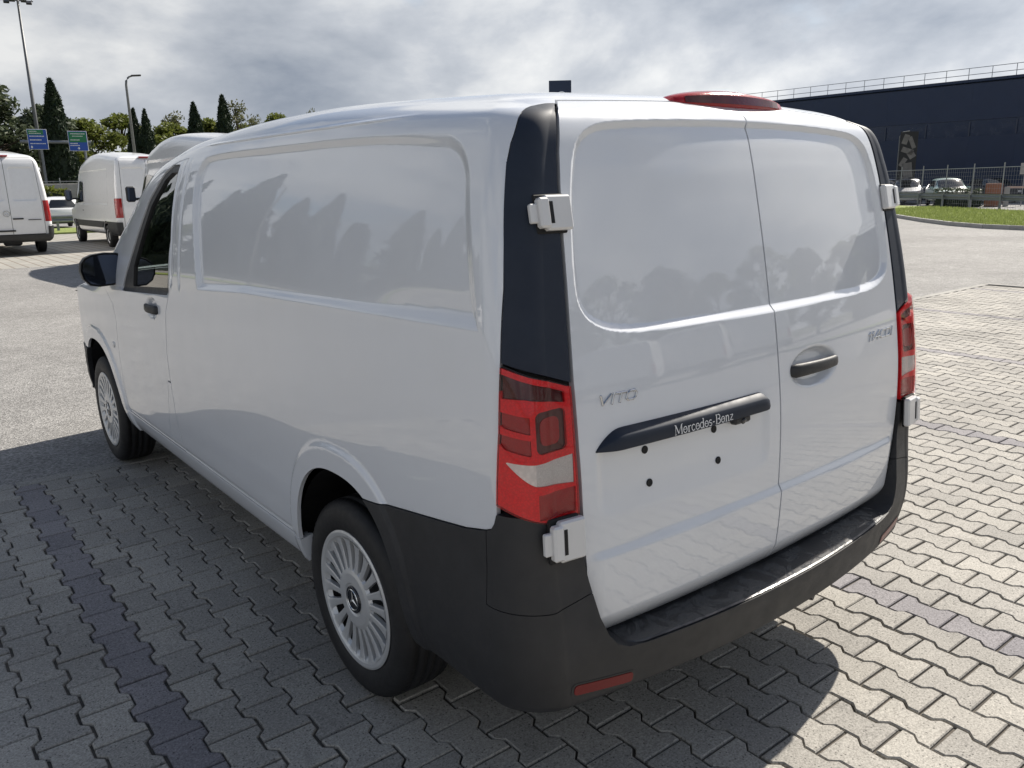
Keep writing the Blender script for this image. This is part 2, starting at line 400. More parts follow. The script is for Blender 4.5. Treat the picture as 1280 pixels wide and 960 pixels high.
def patch(name, S, us, vs, clips, mat, parent, off=0.0, flange=.012, right=False, smooth=True):
    """a panel of the surface S(u,v), clipped exactly where each f(P,u,v) crosses zero, with turned-in edges"""
    us, vs = np.asarray(us, float), np.asarray(vs, float); nu, nv = len(us), len(vs)
    U, V = np.meshgrid(us, vs, indexing='ij'); uv = np.stack([U, V], -1).reshape(-1, 2)
    idx = np.arange(nu*nv).reshape(nu, nv)
    quads = np.stack([idx[:-1, :-1], idx[:-1, 1:], idx[1:, 1:], idx[1:, :-1]], -1).reshape(-1, 4)
    polys = None
    for f in clips:
        val = f(S(uv[:, 0], uv[:, 1]), uv[:, 0], uv[:, 1])
        val = np.where(np.abs(val) < 1e-9, 1e-9, val); ins = val > 0
        if len(quads):
            qi = ins[quads].sum(1); cross = quads[(qi > 0) & (qi < 4)]; quads = quads[qi == 4]
        else: cross = []
        todo = [list(q) for q in cross]
        keep = []
        for q in (polys or []):
            s_ = sum(ins[i] for i in q)
            if s_ == len(q): keep.append(q)
            elif s_ > 0: todo.append(q)
        edges = {}
        for q in todo:
            for i in range(len(q)):
                a, b = q[i], q[(i+1) % len(q)]
                if ins[a] != ins[b]: edges.setdefault((min(a, b), max(a, b)), None)
        if edges:
            ek = np.array(list(edges.keys())); A, B = uv[ek[:, 0]], uv[ek[:, 1]]; sa = ins[ek[:, 0]]
            lo, hi = np.zeros(len(ek)), np.ones(len(ek))
            for _ in range(14):
                mid = (lo+hi)/2; q_ = A+(B-A)*mid[:, None]; vm = f(S(q_[:, 0], q_[:, 1]), q_[:, 0], q_[:, 1]) > 0
                same = vm == sa; lo = np.where(same, mid, lo); hi = np.where(same, hi, mid)
            new = A+(B-A)*((lo+hi)/2)[:, None]; base = len(uv); uv = np.concatenate([uv, new])
            for k, e_ in enumerate(map(tuple, ek)): edges[e_] = base+k
        for q in todo:
            out = []
            for i in range(len(q)):
                a, b = q[i], q[(i+1) % len(q)]
                if ins[a]: out.append(a)
                if ins[a] != ins[b]: out.append(edges[(min(a, b), max(a, b))])
            if len(out) >= 3: keep.append(out)
        polys = keep
    faces = [tuple(q) for q in quads.tolist()]+[tuple(q) for q in (polys or [])]
    if not faces: raise RuntimeError('empty patch '+name)
    used = np.unique(np.concatenate([np.array(q) for q in faces])); mp_ = np.full(len(uv), -1); mp_[used] = np.arange(len(used)); uv = uv[used]
    faces = [tuple(int(mp_[i]) for i in q) for q in faces]
    u, v = uv[:, 0], uv[:, 1]; P_ = S(u, v); e_ = 8e-4
    u0, u1 = np.maximum(u-e_, us[0]), np.minimum(u+e_, us[-1])
    N_ = np.cross(S(u, v+e_)-S(u, v-e_), S(u1, v)-S(u0, v)); N_ /= np.linalg.norm(N_, axis=1, keepdims=True)+1e-12
    P_ = P_+N_*off
    cnt = {}
    for q in faces:
        for i in range(len(q)):
            a, b = q[i], q[(i+1) % len(q)]; k = (a, b) if a < b else (b, a)
            if k in cnt: cnt[k] = None
            else: cnt[k] = (a, b)
    bd = [e2 for e2 in cnt.values() if e2]
    vv, nn = [P_], [N_]
    if flange and bd:
        bd = np.array(bd); a, b = bd[:, 0], bd[:, 1]; n0 = len(P_)
        d = P_[b]-P_[a]; fn = np.cross(d, N_[a]); fn /= np.linalg.norm(fn, axis=1, keepdims=True)+1e-12
        fn = fn if True else fn
        q4 = np.stack([P_[a], P_[b], P_[b]-N_[b]*flange, P_[a]-N_[a]*flange], 1).reshape(-1, 3)
        vv.append(q4); nn.append(np.repeat(fn, 4, 0))
        k = n0+4*np.arange(len(bd)); faces += [tuple(x) for x in np.stack([k+1, k, k+3, k+2], 1).tolist()]
    P_, N_ = np.concatenate(vv), np.concatenate(nn)
    if right:
        P_ = P_*[-1, 1, 1]; N_ = N_*[-1, 1, 1]; faces = [q[::-1] for q in faces]
    me = bpy.data.meshes.new(name); me.from_pydata(P_.tolist(), [], faces); me.update()
    me.shade_smooth(); me.normals_split_custom_set_from_vertices(N_.tolist())
    return link(name, me, mat, parent)

# ================================================================== SETTING
def sheet(name, rects, z, mat, kind='structure', label=None):
    b = MB()
    for (x0, x1, y0, y1) in rects: b.add([(x0, y0, z), (x1, y0, z), (x1, y1, z), (x0, y1, z)], [(0, 1, 2, 3)])
    o = b.build(name, mat); tag(o, label, None, None, kind); return o
def slice_rects(x, y, holes):
    xs = sorted(set(x+[h[i] for h in holes for i in (0, 1)])); ys = sorted(set(y+[h[i] for h in holes for i in (2, 3)])); out = []
    for i in range(len(xs)-1):
        for j in range(len(ys)-1):
            c_ = ((xs[i]+xs[i+1])/2, (ys[j]+ys[j+1])/2)
            if not any(h[0] < c_[0] < h[1] and h[2] < c_[1] < h[3] for h in holes): out.append((xs[i], xs[i+1], ys[j], ys[j+1]))
    return out
sheet('ground', [(-2500, 2500, -2500, 2500)], -.08, 'earth', label='flat earth and rough grass reaching the horizon')
PAV = (-6.6, 11.72, -6.6, 4.085)          # main block paving
FAR = (-45.0, 16.0, 20.9, 38.3)           # far parking strip
sheet('asphalt', slice_rects([-70, 75], [-45, 38.5], [(PAV[0]-.1, PAV[1]+.1, PAV[2]-.1, PAV[3]+.1), FAR]), -.004, 'asphalt', label='pale worn asphalt of the car park lane')
sheet('road', [(-120, 120, 43.5, 58)], -.03, 'asphalt', label='road behind the guard rail')
sheet('far_parking_bays', [FAR], -.002, 'far_paving', label='sandy block paving of the far parking bays')

# ---- main paving: I-shaped blocks 200 x 140 mm in rows, every 18th row grey
paving = sheet('paving', [PAV], -.0115, 'bedding', label='block paving of I-shaped concrete pavers')
PL, PW, ANG = .2, .1393, .0110
er = np.array([math.sin(ANG), math.cos(ANG)]); nr = np.array([math.cos(ANG), -math.sin(ANG)])
ORG = np.array([-1.4836, 1.1981])
def paver_outline(g=.0042):
    d, a = .0115, .0125; wd, nw = PW/2+a-g, PW/2-a-g; L = PL/2-g
    h = [(-L, wd), (-(.05+d), wd), (-(.05-d), nw), (.05-d, nw), (.05+d, wd), (L, wd)]        # along, across
    return [(w_, l_) for l_, w_ in h]+[(-w_, l_) for l_, w_ in h[::-1]]
PO = paver_outline(); PI_ = paver_outline(.0042+.0036)
def paver_mesh():
    n = len(PO); v = [(x, y, 0.0) for x, y in PI_]+[(x, y, -.0040) for x, y in PO]+[(x, y, -.03) for x, y in PO]
    f = [tuple(range(n))[::-1]]
    for i in range(n):
        j = (i+1) % n; f += [(i, j, n+j, n+i), (n+i, n+j, 2*n+j, 2*n+i)]
    a = sum(PI_[i][0]*PI_[(i+1) % n][1]-PI_[(i+1) % n][0]*PI_[i][1] for i in range(n))
    if a < 0: f = [q if k == 0 else q[::-1] for k, q in enumerate(f)]; 
    else: f[0] = f[0][::-1]; f = [f[0]]+[q[::-1] for q in f[1:]]
    return np.array(v), f
pv, pf = paver_mesh()
# fix winding so that faces look up / outward
_n = np.cross(pv[pf[0][1]]-pv[pf[0][0]], pv[pf[0][2]]-pv[pf[0][1]])
if _n[2] < 0: pf[0] = pf[0][::-1]
_q = pf[1]; _n = np.cross(pv[_q[1]]-pv[_q[0]], pv[_q[2]]-pv[_q[1]])
if _n[2] < 0: pf = [pf[0]]+[q[::-1] for q in pf[1:]]
def project(P_):
    d = np.asarray(P_)-CAM; zc_ = d@_f
    return 640+FPX*(d@_r2)/zc_, 480-FPX*(d@_u2)/zc_, zc_
rows = []
for i in range(-70, 110):
    for k in range(-60, 40):
        c_ = ORG+nr*i*PW+er*(k*PL+(.5*PL if i % 2 == 0 else 0.0))   # row 0 joints at multiples of PL
        if PAV[0]+.09 < c_[0] < PAV[1]-.085 and PAV[2]+.1 < c_[1] < PAV[3]+.035: rows.append((i, c_[0], c_[1]))
rows = np.array(rows); dark = (rows[:, 0].astype(int) % 18) == 0
px, py, pz = project(np.stack([rows[:, 1], rows[:, 2], np.zeros(len(rows))], -1))
inview = (pz > .2) & (px > -20) & (px < 1300) & (py > 0) & (py < 985)
under = (np.abs(rows[:, 1]) < .80) & (rows[:, 2] > .22)
# blocks hidden behind the van body: the line of sight passes over its footprint below roof height
def hidden(x, y):
    for t_ in np.linspace(.3, .97, 28):
        qx, qy, qz = CAM[0]+(x-CAM[0])*t_, CAM[1]+(y-CAM[1])*t_, CAM[2]*(1-t_)
        if abs(qx) < .9 and .12 < qy < 4.9 and .36 < qz < 1.8: return True
    return False
score = np.where(inview & ~under, 1/np.maximum(pz, .1)**3, 0)
for i in np.argsort(-score)[:900]:
    if score[i] > 0 and hidden(rows[i, 1], rows[i, 2]): score[i] = 0
top = set(np.argsort(-score)[:300].tolist())
me_s = bpy.data.meshes.new('paver'); me_s.from_pydata(pv.tolist(), [], pf); me_s.update(); me_s.materials.append(M['paver_sand'])
ROT = Matrix.Rotation(-ANG, 4, 'Z')
prng = np.random.default_rng(3)
acc = {False: [[], [], 0], True: [[], [], 0]}
var_s = {}
for i in range(len(rows)):
    tx, ty, dz, rz = prng.normal(0, .004), prng.normal(0, .004), prng.normal(0, .0011), prng.normal(0, .006)
    m_ = Matrix.Translation((rows[i, 1]+prng.normal(0, .0012), rows[i, 2]+prng.normal(0, .0012), dz-.001)) @ ROT @ Matrix.Rotation(rz, 4, 'Z') @ Matrix.Rotation(tx, 4, 'X') @ Matrix.Rotation(ty, 4, 'Y')
    dk = bool(dark[i])
    if i in top:
        # a handful of shared meshes so that tone differs from block to block
        key = (dk, int(prng.integers(0, 6)))
        if key not in var_s:
            me = me_s.copy(); me.materials.clear(); mt = bpy.data.materials['paver_grey' if dk else 'paver_sand'].copy(); mt.name = 'paver_tone'
            rn = [n for n in mt.node_tree.nodes if n.type == 'NEW_GEOMETRY' and n.outputs['Random Per Island'].is_linked]
            for n in rn:
                for l in list(n.outputs['Random Per Island'].links):
                    oi = mt.node_tree.nodes.new('ShaderNodeObjectInfo'); mt.node_tree.links.new(oi.outputs['Random'], l.to_socket)
            me.materials.append(mt); var_s[key] = me
        o = bpy.data.objects.new('paver', var_s[key]); COL.objects.link(o); o.parent = paving; o.matrix_local = m_
    else:
        a = acc[dk]; mm = np.array(m_); a[0].append(pv@mm[:3, :3].T+mm[:3, 3]); a[1] += [tuple(j+a[2] for j in q) for q in pf]; a[2] += len(pv)
for dk in (False, True):
    b = MB(); b.add(np.concatenate(acc[dk][0]), acc[dk][1]); o = b.build('paver_field', 'paver_grey' if dk else 'paver_sand', paving); tag(o, kind='stuff')
# concrete edging stones round the paving
edge = empty('edging', (0, 0, 0)); tag(edge, 'row of pale concrete edging stones round the paving', kind='structure')
def stone_row(p0, p1, L=1.0, w=.05):
    p0, p1 = np.array(p0), np.array(p1); d = p1-p0; n = max(1, int(round(np.linalg.norm(d)/L))); d1 = d/n; a = math.atan2(d[1], d[0]); l = np.linalg.norm(d1)
    me = None
    for k in range(n):
        c_ = p0+d1*(k+.5)
        if me is None: me = MB().box((0, 0, -.055), (l/2-.004, w, .058), .006).build('edging_stone', 'edging', edge); o = me
        else: o = bpy.data.objects.new('edging_stone', me.data); COL.objects.link(o); o.parent = edge
        o.location = (c_[0], c_[1], prng.normal(0, .001)); o.rotation_euler = (0, 0, a)
stone_row((PAV[0], PAV[3]+.055), (PAV[1], PAV[3]+.055)); stone_row((PAV[1]+.055, PAV[2]), (PAV[1]+.055, PAV[3]+.1))

# ================================================================== DELIVERY VAN
KN = [[.20, .27, .840, .190], [.28, .31, .878, .160], [.36, .36, .910, .140], [.44, .44, .934, .124], [.56, .56, .947, .106], [.72, .72, .953, .095],
      [.86, .86, .955, .094], [1.00, 1.00, .953, .101], [1.15, 1.15, .947, .119], [1.30, 1.30, .936, .143], [1.45, 1.45, .916, .171],
      [1.60, 1.60, .889, .203], [1.70, 1.70, .862, .226], [1.78, 1.78, .832, .250], [1.84, 1.835, .795, .280], [1.89, 1.868, .750, .322],
      [1.95, 1.889, .69, .385], [2.05, 1.901, .58, .50], [2.25, 1.909, .36, .75], [2.55, 1.913, .0, 1.15]]
KF = [[0, 1.], [2.3, 1.], [2.68, .967], [2.8, .947], [3.13, .875], [3.47, .70], [3.79, .467], [4.16, .197], [4.4, .09], [4.6, .06], [4.85, 0.], [5.1, -.1]]
_V = body_fn(KN, KF, .105, 5.13, .42, 1.08, shift=.22, wref=.78)
def V0(u, v):
    P_ = _V(u, v); P_[..., 2] -= (.010+.028*np.clip(np.abs(P_[..., 0])/.72, 0, 1)**1.5)*np.clip((1.45-P_[..., 1])/1.2, 0, 1)**1.6*sstep(1.78, 1.90, np.broadcast_to(v, P_.shape[:-1])); return P_
V0.keff = _V.keff
UA, UB = .8, .95
xd = lerp([[.45, .66], [.51, .69], [.55, .715], [.60, .733], [.71, .752], [.885, .765], [1.04, .768], [1.2, .765], [1.33, .757], [1.45, .748], [1.55, .740], [1.65, .728], [1.72, .716], [1.78, .700], [1.83, .684], [1.87, .660], [1.95, .60]])
ysd = lerp([[.60, .232], [.925, .228], [1.1, .226], [1.265, .234], [1.424, .249], [1.563, .272], [1.706, .298], [1.776, .318], [1.832, .338], [1.872, .36], [1.90, .40]])
xl = lerp([[1.55, 2.], [1.66, .90], [1.70, .838], [1.74, .822], [1.776, .802], [1.80, .788], [1.825, .770], [1.845, .752], [1.862, .732], [1.874, .708], [1.882, .685], [1.886, .60]])
clad = lerp([[.0, .90], [.225, .90], [.232, .875], [.245, .855], [.27, .845], [.348, .826], [.487, .806], [.646, .784], [.80, .762], [.90, .752], [1.2, .74]])
ybd = lerp([[.30, 2.69], [.46, 2.691], [.74, 2.708], [.93, 2.712], [1.12, 2.673], [1.2, 2.615], [1.30, 2.54], [1.4, 2.525], [1.75, 2.52], [1.95, 2.50]])
yfd = lerp([[.27, 3.70], [.40, 3.665], [.513, 3.652], [.746, 3.652], [.976, 3.622], [1.06, 3.66], [1.12, 3.80], [1.17, 4.0], [1.3, 4.3], [1.95, 4.6]])
def arch_e(y, z, rear):
    cy, cz, a, b = (1.02, .33, .36, .462) if rear else (4.235, .33, np.where(y < 4.235, .485, .43), .455)
    q = (np.abs((y-cy)/a)**2.4+np.abs((z-cz)/b)**2.4)**(1/2.4)
    return (q-1)*.42
_hr = [(0, 1.283), (.2, 1.284), (.38, 1.286), (.52, 1.2885), (.60, 1.296), (.655, 1.310), (.695, 1.333), (.718, 1.365), (.725, 1.41), (.721, 1.48), (.711, 1.56), (.697, 1.64), (.680, 1.70), (.660, 1.742), (.630, 1.770), (.585, 1.788), (.52, 1.797), (.37, 1.805), (.18, 1.810)]
_ring = smooth_poly(_hr+[(0, 1.811)]+[(-x, z) for x, z in _hr[::-1][:-1]], 2)
sd_rear = sdpoly(_ring)
def rbox(a, b, ca, cb, ha, hb, r):
    qa, qb = np.abs(a-ca)-ha+r, np.abs(b-cb)-hb+r
    return np.hypot(np.maximum(qa, 0), np.maximum(qb, 0))+np.minimum(np.maximum(qa, qb), 0)-r
def sd_side(y, z):
    ys_ = y-.27*(z-1.33); zz = z+.020*np.clip((1.25-y)/.75, 0, 1)**2+.016*np.clip((y-2.0)/.35, 0, 1)**2
    zl = np.interp(y, [.3, .55, 1.0, 1.73, 2.4], [1.322, 1.316, 1.307, 1.287, 1.245])
    s_ = rbox(ys_, zz, (.305+2.245)/2, 1.445, (2.245-.305)/2, .35, .12)
    return np.maximum(s_, zl-z)
def soft(t_, s=.25):       # 0..1 ramp with slightly eased ends
    t_ = np.clip(t_, 0, 1); return t_*(1-s)+s*t_*t_*(3-2*t_)
def disp(P_, u, right):
    u = np.broadcast_to(u, P_.shape[:-1]); x, y, z = P_[..., 0], P_[..., 1], P_[..., 2]
    rear = 1-sstep(UA*.98, UA+.06, u); side = sstep(UB-.02, UB+.02, u)
    d = np.zeros(x.shape); mk = u < UA+.07
    if mk.any(): d[mk] = .014*soft(-sd_rear(x[mk], z[mk])/.019)
    d = d-.013*soft((.776-z-.012*np.abs(x))/.024)*sstep(.76, .70, np.abs(x)*0+np.abs(x)*.999)
    d = d+.040*np.clip((.585-z)/.075, 0, 1)**1.6
    if right:
        e_ = np.hypot((np.abs(x)-.188)/.138, (z-1.100)/.062); d = d+.024*sstep(1.0, .62, e_)
    else:
        d = d+.009*sstep(.010, -.022, rbox(x, z, -.385, .945, .325, .10, .05))*sstep(.83, .93, z)
    dx = np.zeros(x.shape); mk = (u > UB-.03) & (y < 2.5)
    if mk.any(): dx[mk] = (.018-.006*sstep(.95, .40, y[mk])*sstep(1.33, 1.42, z[mk]))*soft(-sd_side(y[mk], z[mk])/(.026+.012*sstep(.9, .45, y[mk])), .5)
    dx = dx+.010*soft((z-(1.19-.05*(y-2.62)))/.022)*sstep(2.60, 2.66, y)*sstep(3.75, 3.5, y)*(1-sstep(1.5, 1.8, z))
    # two upright grooves in the B pillar
    for yc in (2.46, 2.575): dx = dx+.005*np.exp(-((y-yc)/.011)**2)*sstep(1.22, 1.27, z)*sstep(1.80, 1.74, z)
    # pressed lip round the wheel arches
    for rr in (True, False):
        e_ = arch_e(y, z, rr); dx = dx-.011*sstep(.082, .058, e_)
    dx = dx+.007*np.exp(-((z-.452)/.010)**2)*sstep(1.38, 1.45, y)*sstep(3.72, 3.65, y)
    dx = dx-.006*np.exp(-((z-1.834)/.0045)**2)*sstep(.65, .95, y)*sstep(2.5, 2.2, y)
    e_ = np.hypot((y-2.90)/.10, (z-1.115)/.055); dx = dx+.018*sstep(1.0, .55, e_)
    return d*rear, dx*side
def VS(right):
    def S(u, v):
        P_ = V0(u, v).copy(); d, dx = disp(P_*([-1, 1, 1] if False else [1, 1, 1]), np.asarray(u, float), right)
        P_[..., 1] += d; P_[..., 0] += dx; return P_
    return S
SL, SR = VS(False), VS(True)
V_G = .0032
vrf = lambda u: 1.905+0*u
f_dr = lambda g: (lambda P_, u, v: (xd(v)-g)-np.abs(P_[..., 0]))               # inside door width
van = empty('delivery_van', (0, 0, 0), 0, 'white panel van with black plastic bumper parked on the block paving, rear doors towards us', 'van')
lin = np.linspace
us_rear = np.concatenate([lin(0, UA, 135), lin(UA, UB, 30)[1:]])
us_side = lin(UB, 3.55, 300)
pw_win = [(2.66, 1.207), (2.60, 1.445), (2.615, 1.755), (2.74, 1.757), (2.84, 1.727), (3.03, 1.602), (3.22, 1.40), (3.40, 1.215), (3.44, 1.165), (3.38, 1.165)]
pw_glass = [(2.685, 1.228), (2.625, 1.445), (2.638, 1.732), (2.73, 1.733), (2.82, 1.703), (3.0, 1.582), (3.16, 1.39), (3.245, 1.29), (3.262, 1.19)]
sd_win, sd_gls = sdpoly(pw_win), sdpoly(pw_glass)
in_win = lambda P_, g=0.0: sd_win(P_[..., 1], P_[..., 2])-.012+g
for right in (False, True):
    S = SR if right else SL
    sg = dict(right=right)
    # rear door
    uz = lin(0, UA, 215)
    door = patch('rear_door', S, uz, np.concatenate([lin(.46, 1.26, 120), lin(1.26, 1.42, 48)[1:], lin(1.42, 1.74, 64)[1:], lin(1.74, 1.84, 32)[1:], lin(1.84, 1.93, 20)[1:]]),
                 [lambda P_, u, v: -P_[..., 0]-V_G, f_dr(.0045), lambda P_, u, v: P_[..., 2]-.518, lambda P_, u, v: 1.897-v], 'paint', van, flange=.02, **sg)
    door['label'] = 'right rear door with handle' if right else 'left rear door with plate mount'
    # black corner trim above the lamp
    cl_lo = lambda P_, u, v: P_[..., 2]-(1.198+.072*np.clip((u-.73)/.21, 0, 1))
    trim_side = lambda g: (lambda P_, u, v: np.where(u < UB-.06, 1.0, (ysd(v)-g)-P_[..., 1]))
    patch('corner_trim', S, np.concatenate([lin(.62, UB, 60), lin(UB, 1.25, 50)[1:]]), np.concatenate([lin(1.15, 1.78, 90), lin(1.78, 1.93, 40)[1:]]),
          [lambda P_, u, v: np.abs(P_[..., 0])-xd(v)-.006, trim_side(.003), lambda P_, u, v: xl(v)-.002-np.abs(P_[..., 0]), cl_lo, lambda P_, u, v: 1.888-v], 'trim_slate', van, off=.001, flange=.02, **sg)
    # side panel
    patch('side_panel', S, np.concatenate([lin(.66, UA, 24), lin(UA, UB, 30)[1:], lin(UB, 1.5, 140)[1:], lin(1.5, 3.25, 220)[1:]]), np.concatenate([lin(.42, 1.225, 105), lin(1.225, 1.345, 62)[1:], lin(1.345, 1.72, 50)[1:], lin(1.72, 1.86, 44)[1:], lin(1.86, 1.905, 8)[1:]]),
          [lambda P_, u, v: np.where(P_[..., 2] > .875, np.maximum(np.where(u < UB-.06, -1, P_[..., 1]-ysd(v)), np.where(v > 1.66, np.abs(P_[..., 0])-xl(v), -1)), np.where(u < UB-.06, -1, P_[..., 1]-.1)), lambda P_, u, v: np.abs(P_[..., 0])-xd(v)-.004, lambda P_, u, v: ybd(P_[..., 2])-.0025-P_[..., 1], lambda P_, u, v: arch_e(P_[..., 1], P_[..., 2], True),
           lambda P_, u, v: np.where(P_[..., 1] > 1.1, 1.0, P_[..., 2]-clad(P_[..., 1])-.002), lambda P_, u, v: vrf(u)-v, lambda P_, u, v: P_[..., 2]-.444], 'paint', van, flange=.014, **sg)
    # front door, window, glass
    yfl = lambda P_: 2.752+(.782-P_[..., 2])*.37
    fd = patch('front_door', S, lin(2.6, 4.4, 190), lin(.42, 1.86, 150),
          [lambda P_, u, v: P_[..., 1]-ybd(P_[..., 2])-.0025, lambda P_, u, v: yfd(P_[..., 2])-.0025-P_[..., 1], lambda P_, u, v: P_[..., 2]-.446, lambda P_, u, v: 1.80-v, lambda P_, u, v: in_win(P_)]+([] if right else [lambda P_, u, v: np.maximum(P_[..., 1]-yfl(P_)-.0016, P_[..., 2]-.786)]), 'paint', van, flange=.014, **sg)
    if not right: patch('fuel_flap', S, lin(2.6, 3.6, 150), lin(.42, .82, 70), [lambda P_, u, v: P_[..., 1]-ybd(P_[..., 2])-.0025, lambda P_, u, v: yfl(P_)-.0016-P_[..., 1], lambda P_, u, v: .778-P_[..., 2], lambda P_, u, v: P_[..., 2]-.446], 'paint', fd, flange=.014)
    fr = patch('window_frame', S, lin(2.9, 4.3, 120), lin(1.1, 1.86, 80), [lambda P_, u, v: -in_win(P_, .002), lambda P_, u, v: sd_gls(P_[..., 1], P_[..., 2])-.004], 'black_plastic', fd, off=-.006, flange=.02, **sg)
    patch('window', S, lin(2.9, 4.3, 60), lin(1.1, 1.86, 50), [lambda P_, u, v: .014-sd_gls(P_[..., 1], P_[..., 2])], 'glass_side', fd, off=-.016, flange=0, **sg)
    # front wing
    patch('front_wing', S, np.concatenate([lin(3.9, 5, 110), lin(5, 6, 30)[1:]]), lin(.28, 1.86, 110),
          [lambda P_, u, v: P_[..., 1]-yfd(P_[..., 2])-.0025, lambda P_, u, v: 1.80-v, lambda P_, u, v: arch_e(P_[..., 1], P_[..., 2], False),
           lambda P_, u, v: np.where(P_[..., 1] > 4.4, P_[..., 2]-.69, 1.0), lambda P_, u, v: P_[..., 2]-.31, lambda P_, u, v: 5.10-P_[..., 1]], 'paint', van, flange=.014, **sg)
    # sill
    patch('sill', S, lin(1.9, 4.4, 120), lin(.18, .47, 24), [lambda P_, u, v: .440-P_[..., 2], lambda P_, u, v: P_[..., 2]-(.348-.03*np.clip((P_[..., 1]-1.4)/2.2, 0, 1)), lambda P_, u, v: arch_e(P_[..., 1], P_[..., 2], True), lambda P_, u, v: arch_e(P_[..., 1], P_[..., 2], False), lambda P_, u, v: P_[..., 1]-1.1, lambda P_, u, v: 4.1-P_[..., 1]], 'paint', van, flange=.05, **sg)
    # front bumper half, black
    patch('front_bumper', S, np.concatenate([lin(4.5, 5, 30), lin(5, 6, 30)[1:], lin(6, 7, 16)[1:]]), lin(.22, .8, 30),
          [lambda P_, u, v: P_[..., 1]-4.35, lambda P_, u, v: .684-P_[..., 2], lambda P_, u, v: arch_e(P_[..., 1], P_[..., 2], False)], 'grey_plastic', van, off=.006, flange=.03, **sg)
    # roof half (with A pillar), windscreen half, bonnet half
    usr = np.concatenate([lin(0, UA, 40), lin(UA, UB, 24)[1:], lin(UB, 5, 230)[1:], lin(5, 6, 20)[1:], lin(6, 7, 14)[1:]])
    kk = lambda P_: V0.keff(P_[..., 0], P_[..., 1])
    scr = lambda P_, u, v: np.minimum(np.minimum(.955-kk(P_), kk(P_)-.135), np.minimum((v-1.915)*3, 1))
    patch('roof', S, usr, np.concatenate([lin(1.78, 1.97, 50), lin(1.97, 2.55, 30)[1:]]), [lambda P_, u, v: v-np.where(P_[..., 1] > 2.51, 1.802, vrf(u)), lambda P_, u, v: -scr(P_, u, v)-.002, lambda P_, u, v: np.where(v < 1.912, 1.0, kk(P_)-.12), lambda P_, u, v: 5.10-P_[..., 1]], 'paint', van, flange=0.01, **sg)
    patch('windscreen', S, lin(3, 5, 90), lin(1.88, 2.55, 40), [scr], 'glass_front', van, off=-.004, flange=0, **sg)
    patch('bonnet', S, np.concatenate([lin(3.6, 5, 60), lin(5, 6, 20)[1:], lin(6, 7, 14)[1:]]), lin(1.88, 2.55, 36), [lambda P_, u, v: .116-kk(P_), lambda P_, u, v: v-1.915], 'paint', van, flange=.01, **sg)
    patch('grille', S, np.concatenate([lin(5.4, 6, 20), lin(6, 7, 20)[1:]]), lin(.8, 1.9, 20), [lambda P_, u, v: P_[..., 1]-5.103, lambda P_, u, v: P_[..., 2]-.69], 'black_plastic', van, off=.002, flange=0, **sg)
    # inner shell: closes the panel gaps, open at windows and wheel arches
    patch('inner_shell', S, np.concatenate([lin(0, UA, 30), lin(UA, UB, 10)[1:], lin(UB, 5, 110)[1:], lin(5, 6, 12)[1:], lin(6, 7, 8)[1:]]), np.concatenate([lin(.30, 1.8, 60), lin(1.8, 2.0, 12)[1:], lin(2.0, 2.55, 8)[1:]]),
          [lambda P_, u, v: arch_e(P_[..., 1], P_[..., 2], True)-.02, lambda P_, u, v: arch_e(P_[..., 1], P_[..., 2], False)-.02, lambda P_, u, v: in_win(P_)-.0, lambda P_, u, v: -scr(P_, u, v)-.01], 'gap_black', van, off=-.024, flange=0, **sg)

# ---- rear bumper with step
def B0(u, v):
    P_ = V0(u, v).copy(); u = np.asarray(u, float); x, z = np.abs(P_[..., 0]), P_[..., 2]
    s = 1-sstep(UA, UB-.02, u); o = (.099*(1-.52*np.clip(x/.84, 0, 1)**2))*s+.022*(1-s)
    oz = sstep(.80, .47, z)*.92+.08*sstep(.9, .8, z)
    oz = oz-.5*np.clip((.385-z)/.03, 0, 1)**2
    oo = o*oz+.004
    oo = oo*(1-.75*sstep(.30, .60, P_[..., 1]))+.004*sstep(.30, .6, P_[..., 1])
    # wheel arch lip, and a shallow bevel along the lower side
    P_[..., 1] -= oo*s
    P_[..., 0] += -oo*(1-s)-.010*sstep(.075, .05, arch_e(P_[..., 1], z, True))*sstep(UB, UB+.1, u)
    ang = sstep(UA, UB, u)*(1-sstep(.25, .5, P_[..., 1]))
    return P_
op_poly = [(0, .503), (.60, .503), (.655, .508), (.69, .525), (.715, .555), (.737, .61), (.758, .71), (.772, .80), (.776, .95), (0, .95)]
sd_op = sdpoly(op_poly+[(-x, z) for x, z in op_poly[::-1][1:-1]])
bumper = empty('bumper', (0, 0, 0)); bumper.parent = van
cap_reg = lambda P_, u, v: np.minimum(P_[..., 2]-(.655+.02*np.clip((.86-np.abs(P_[..., 0]))/.1, 0, 1)), np.where(u < UB, 1.0, .262-P_[..., 1]))
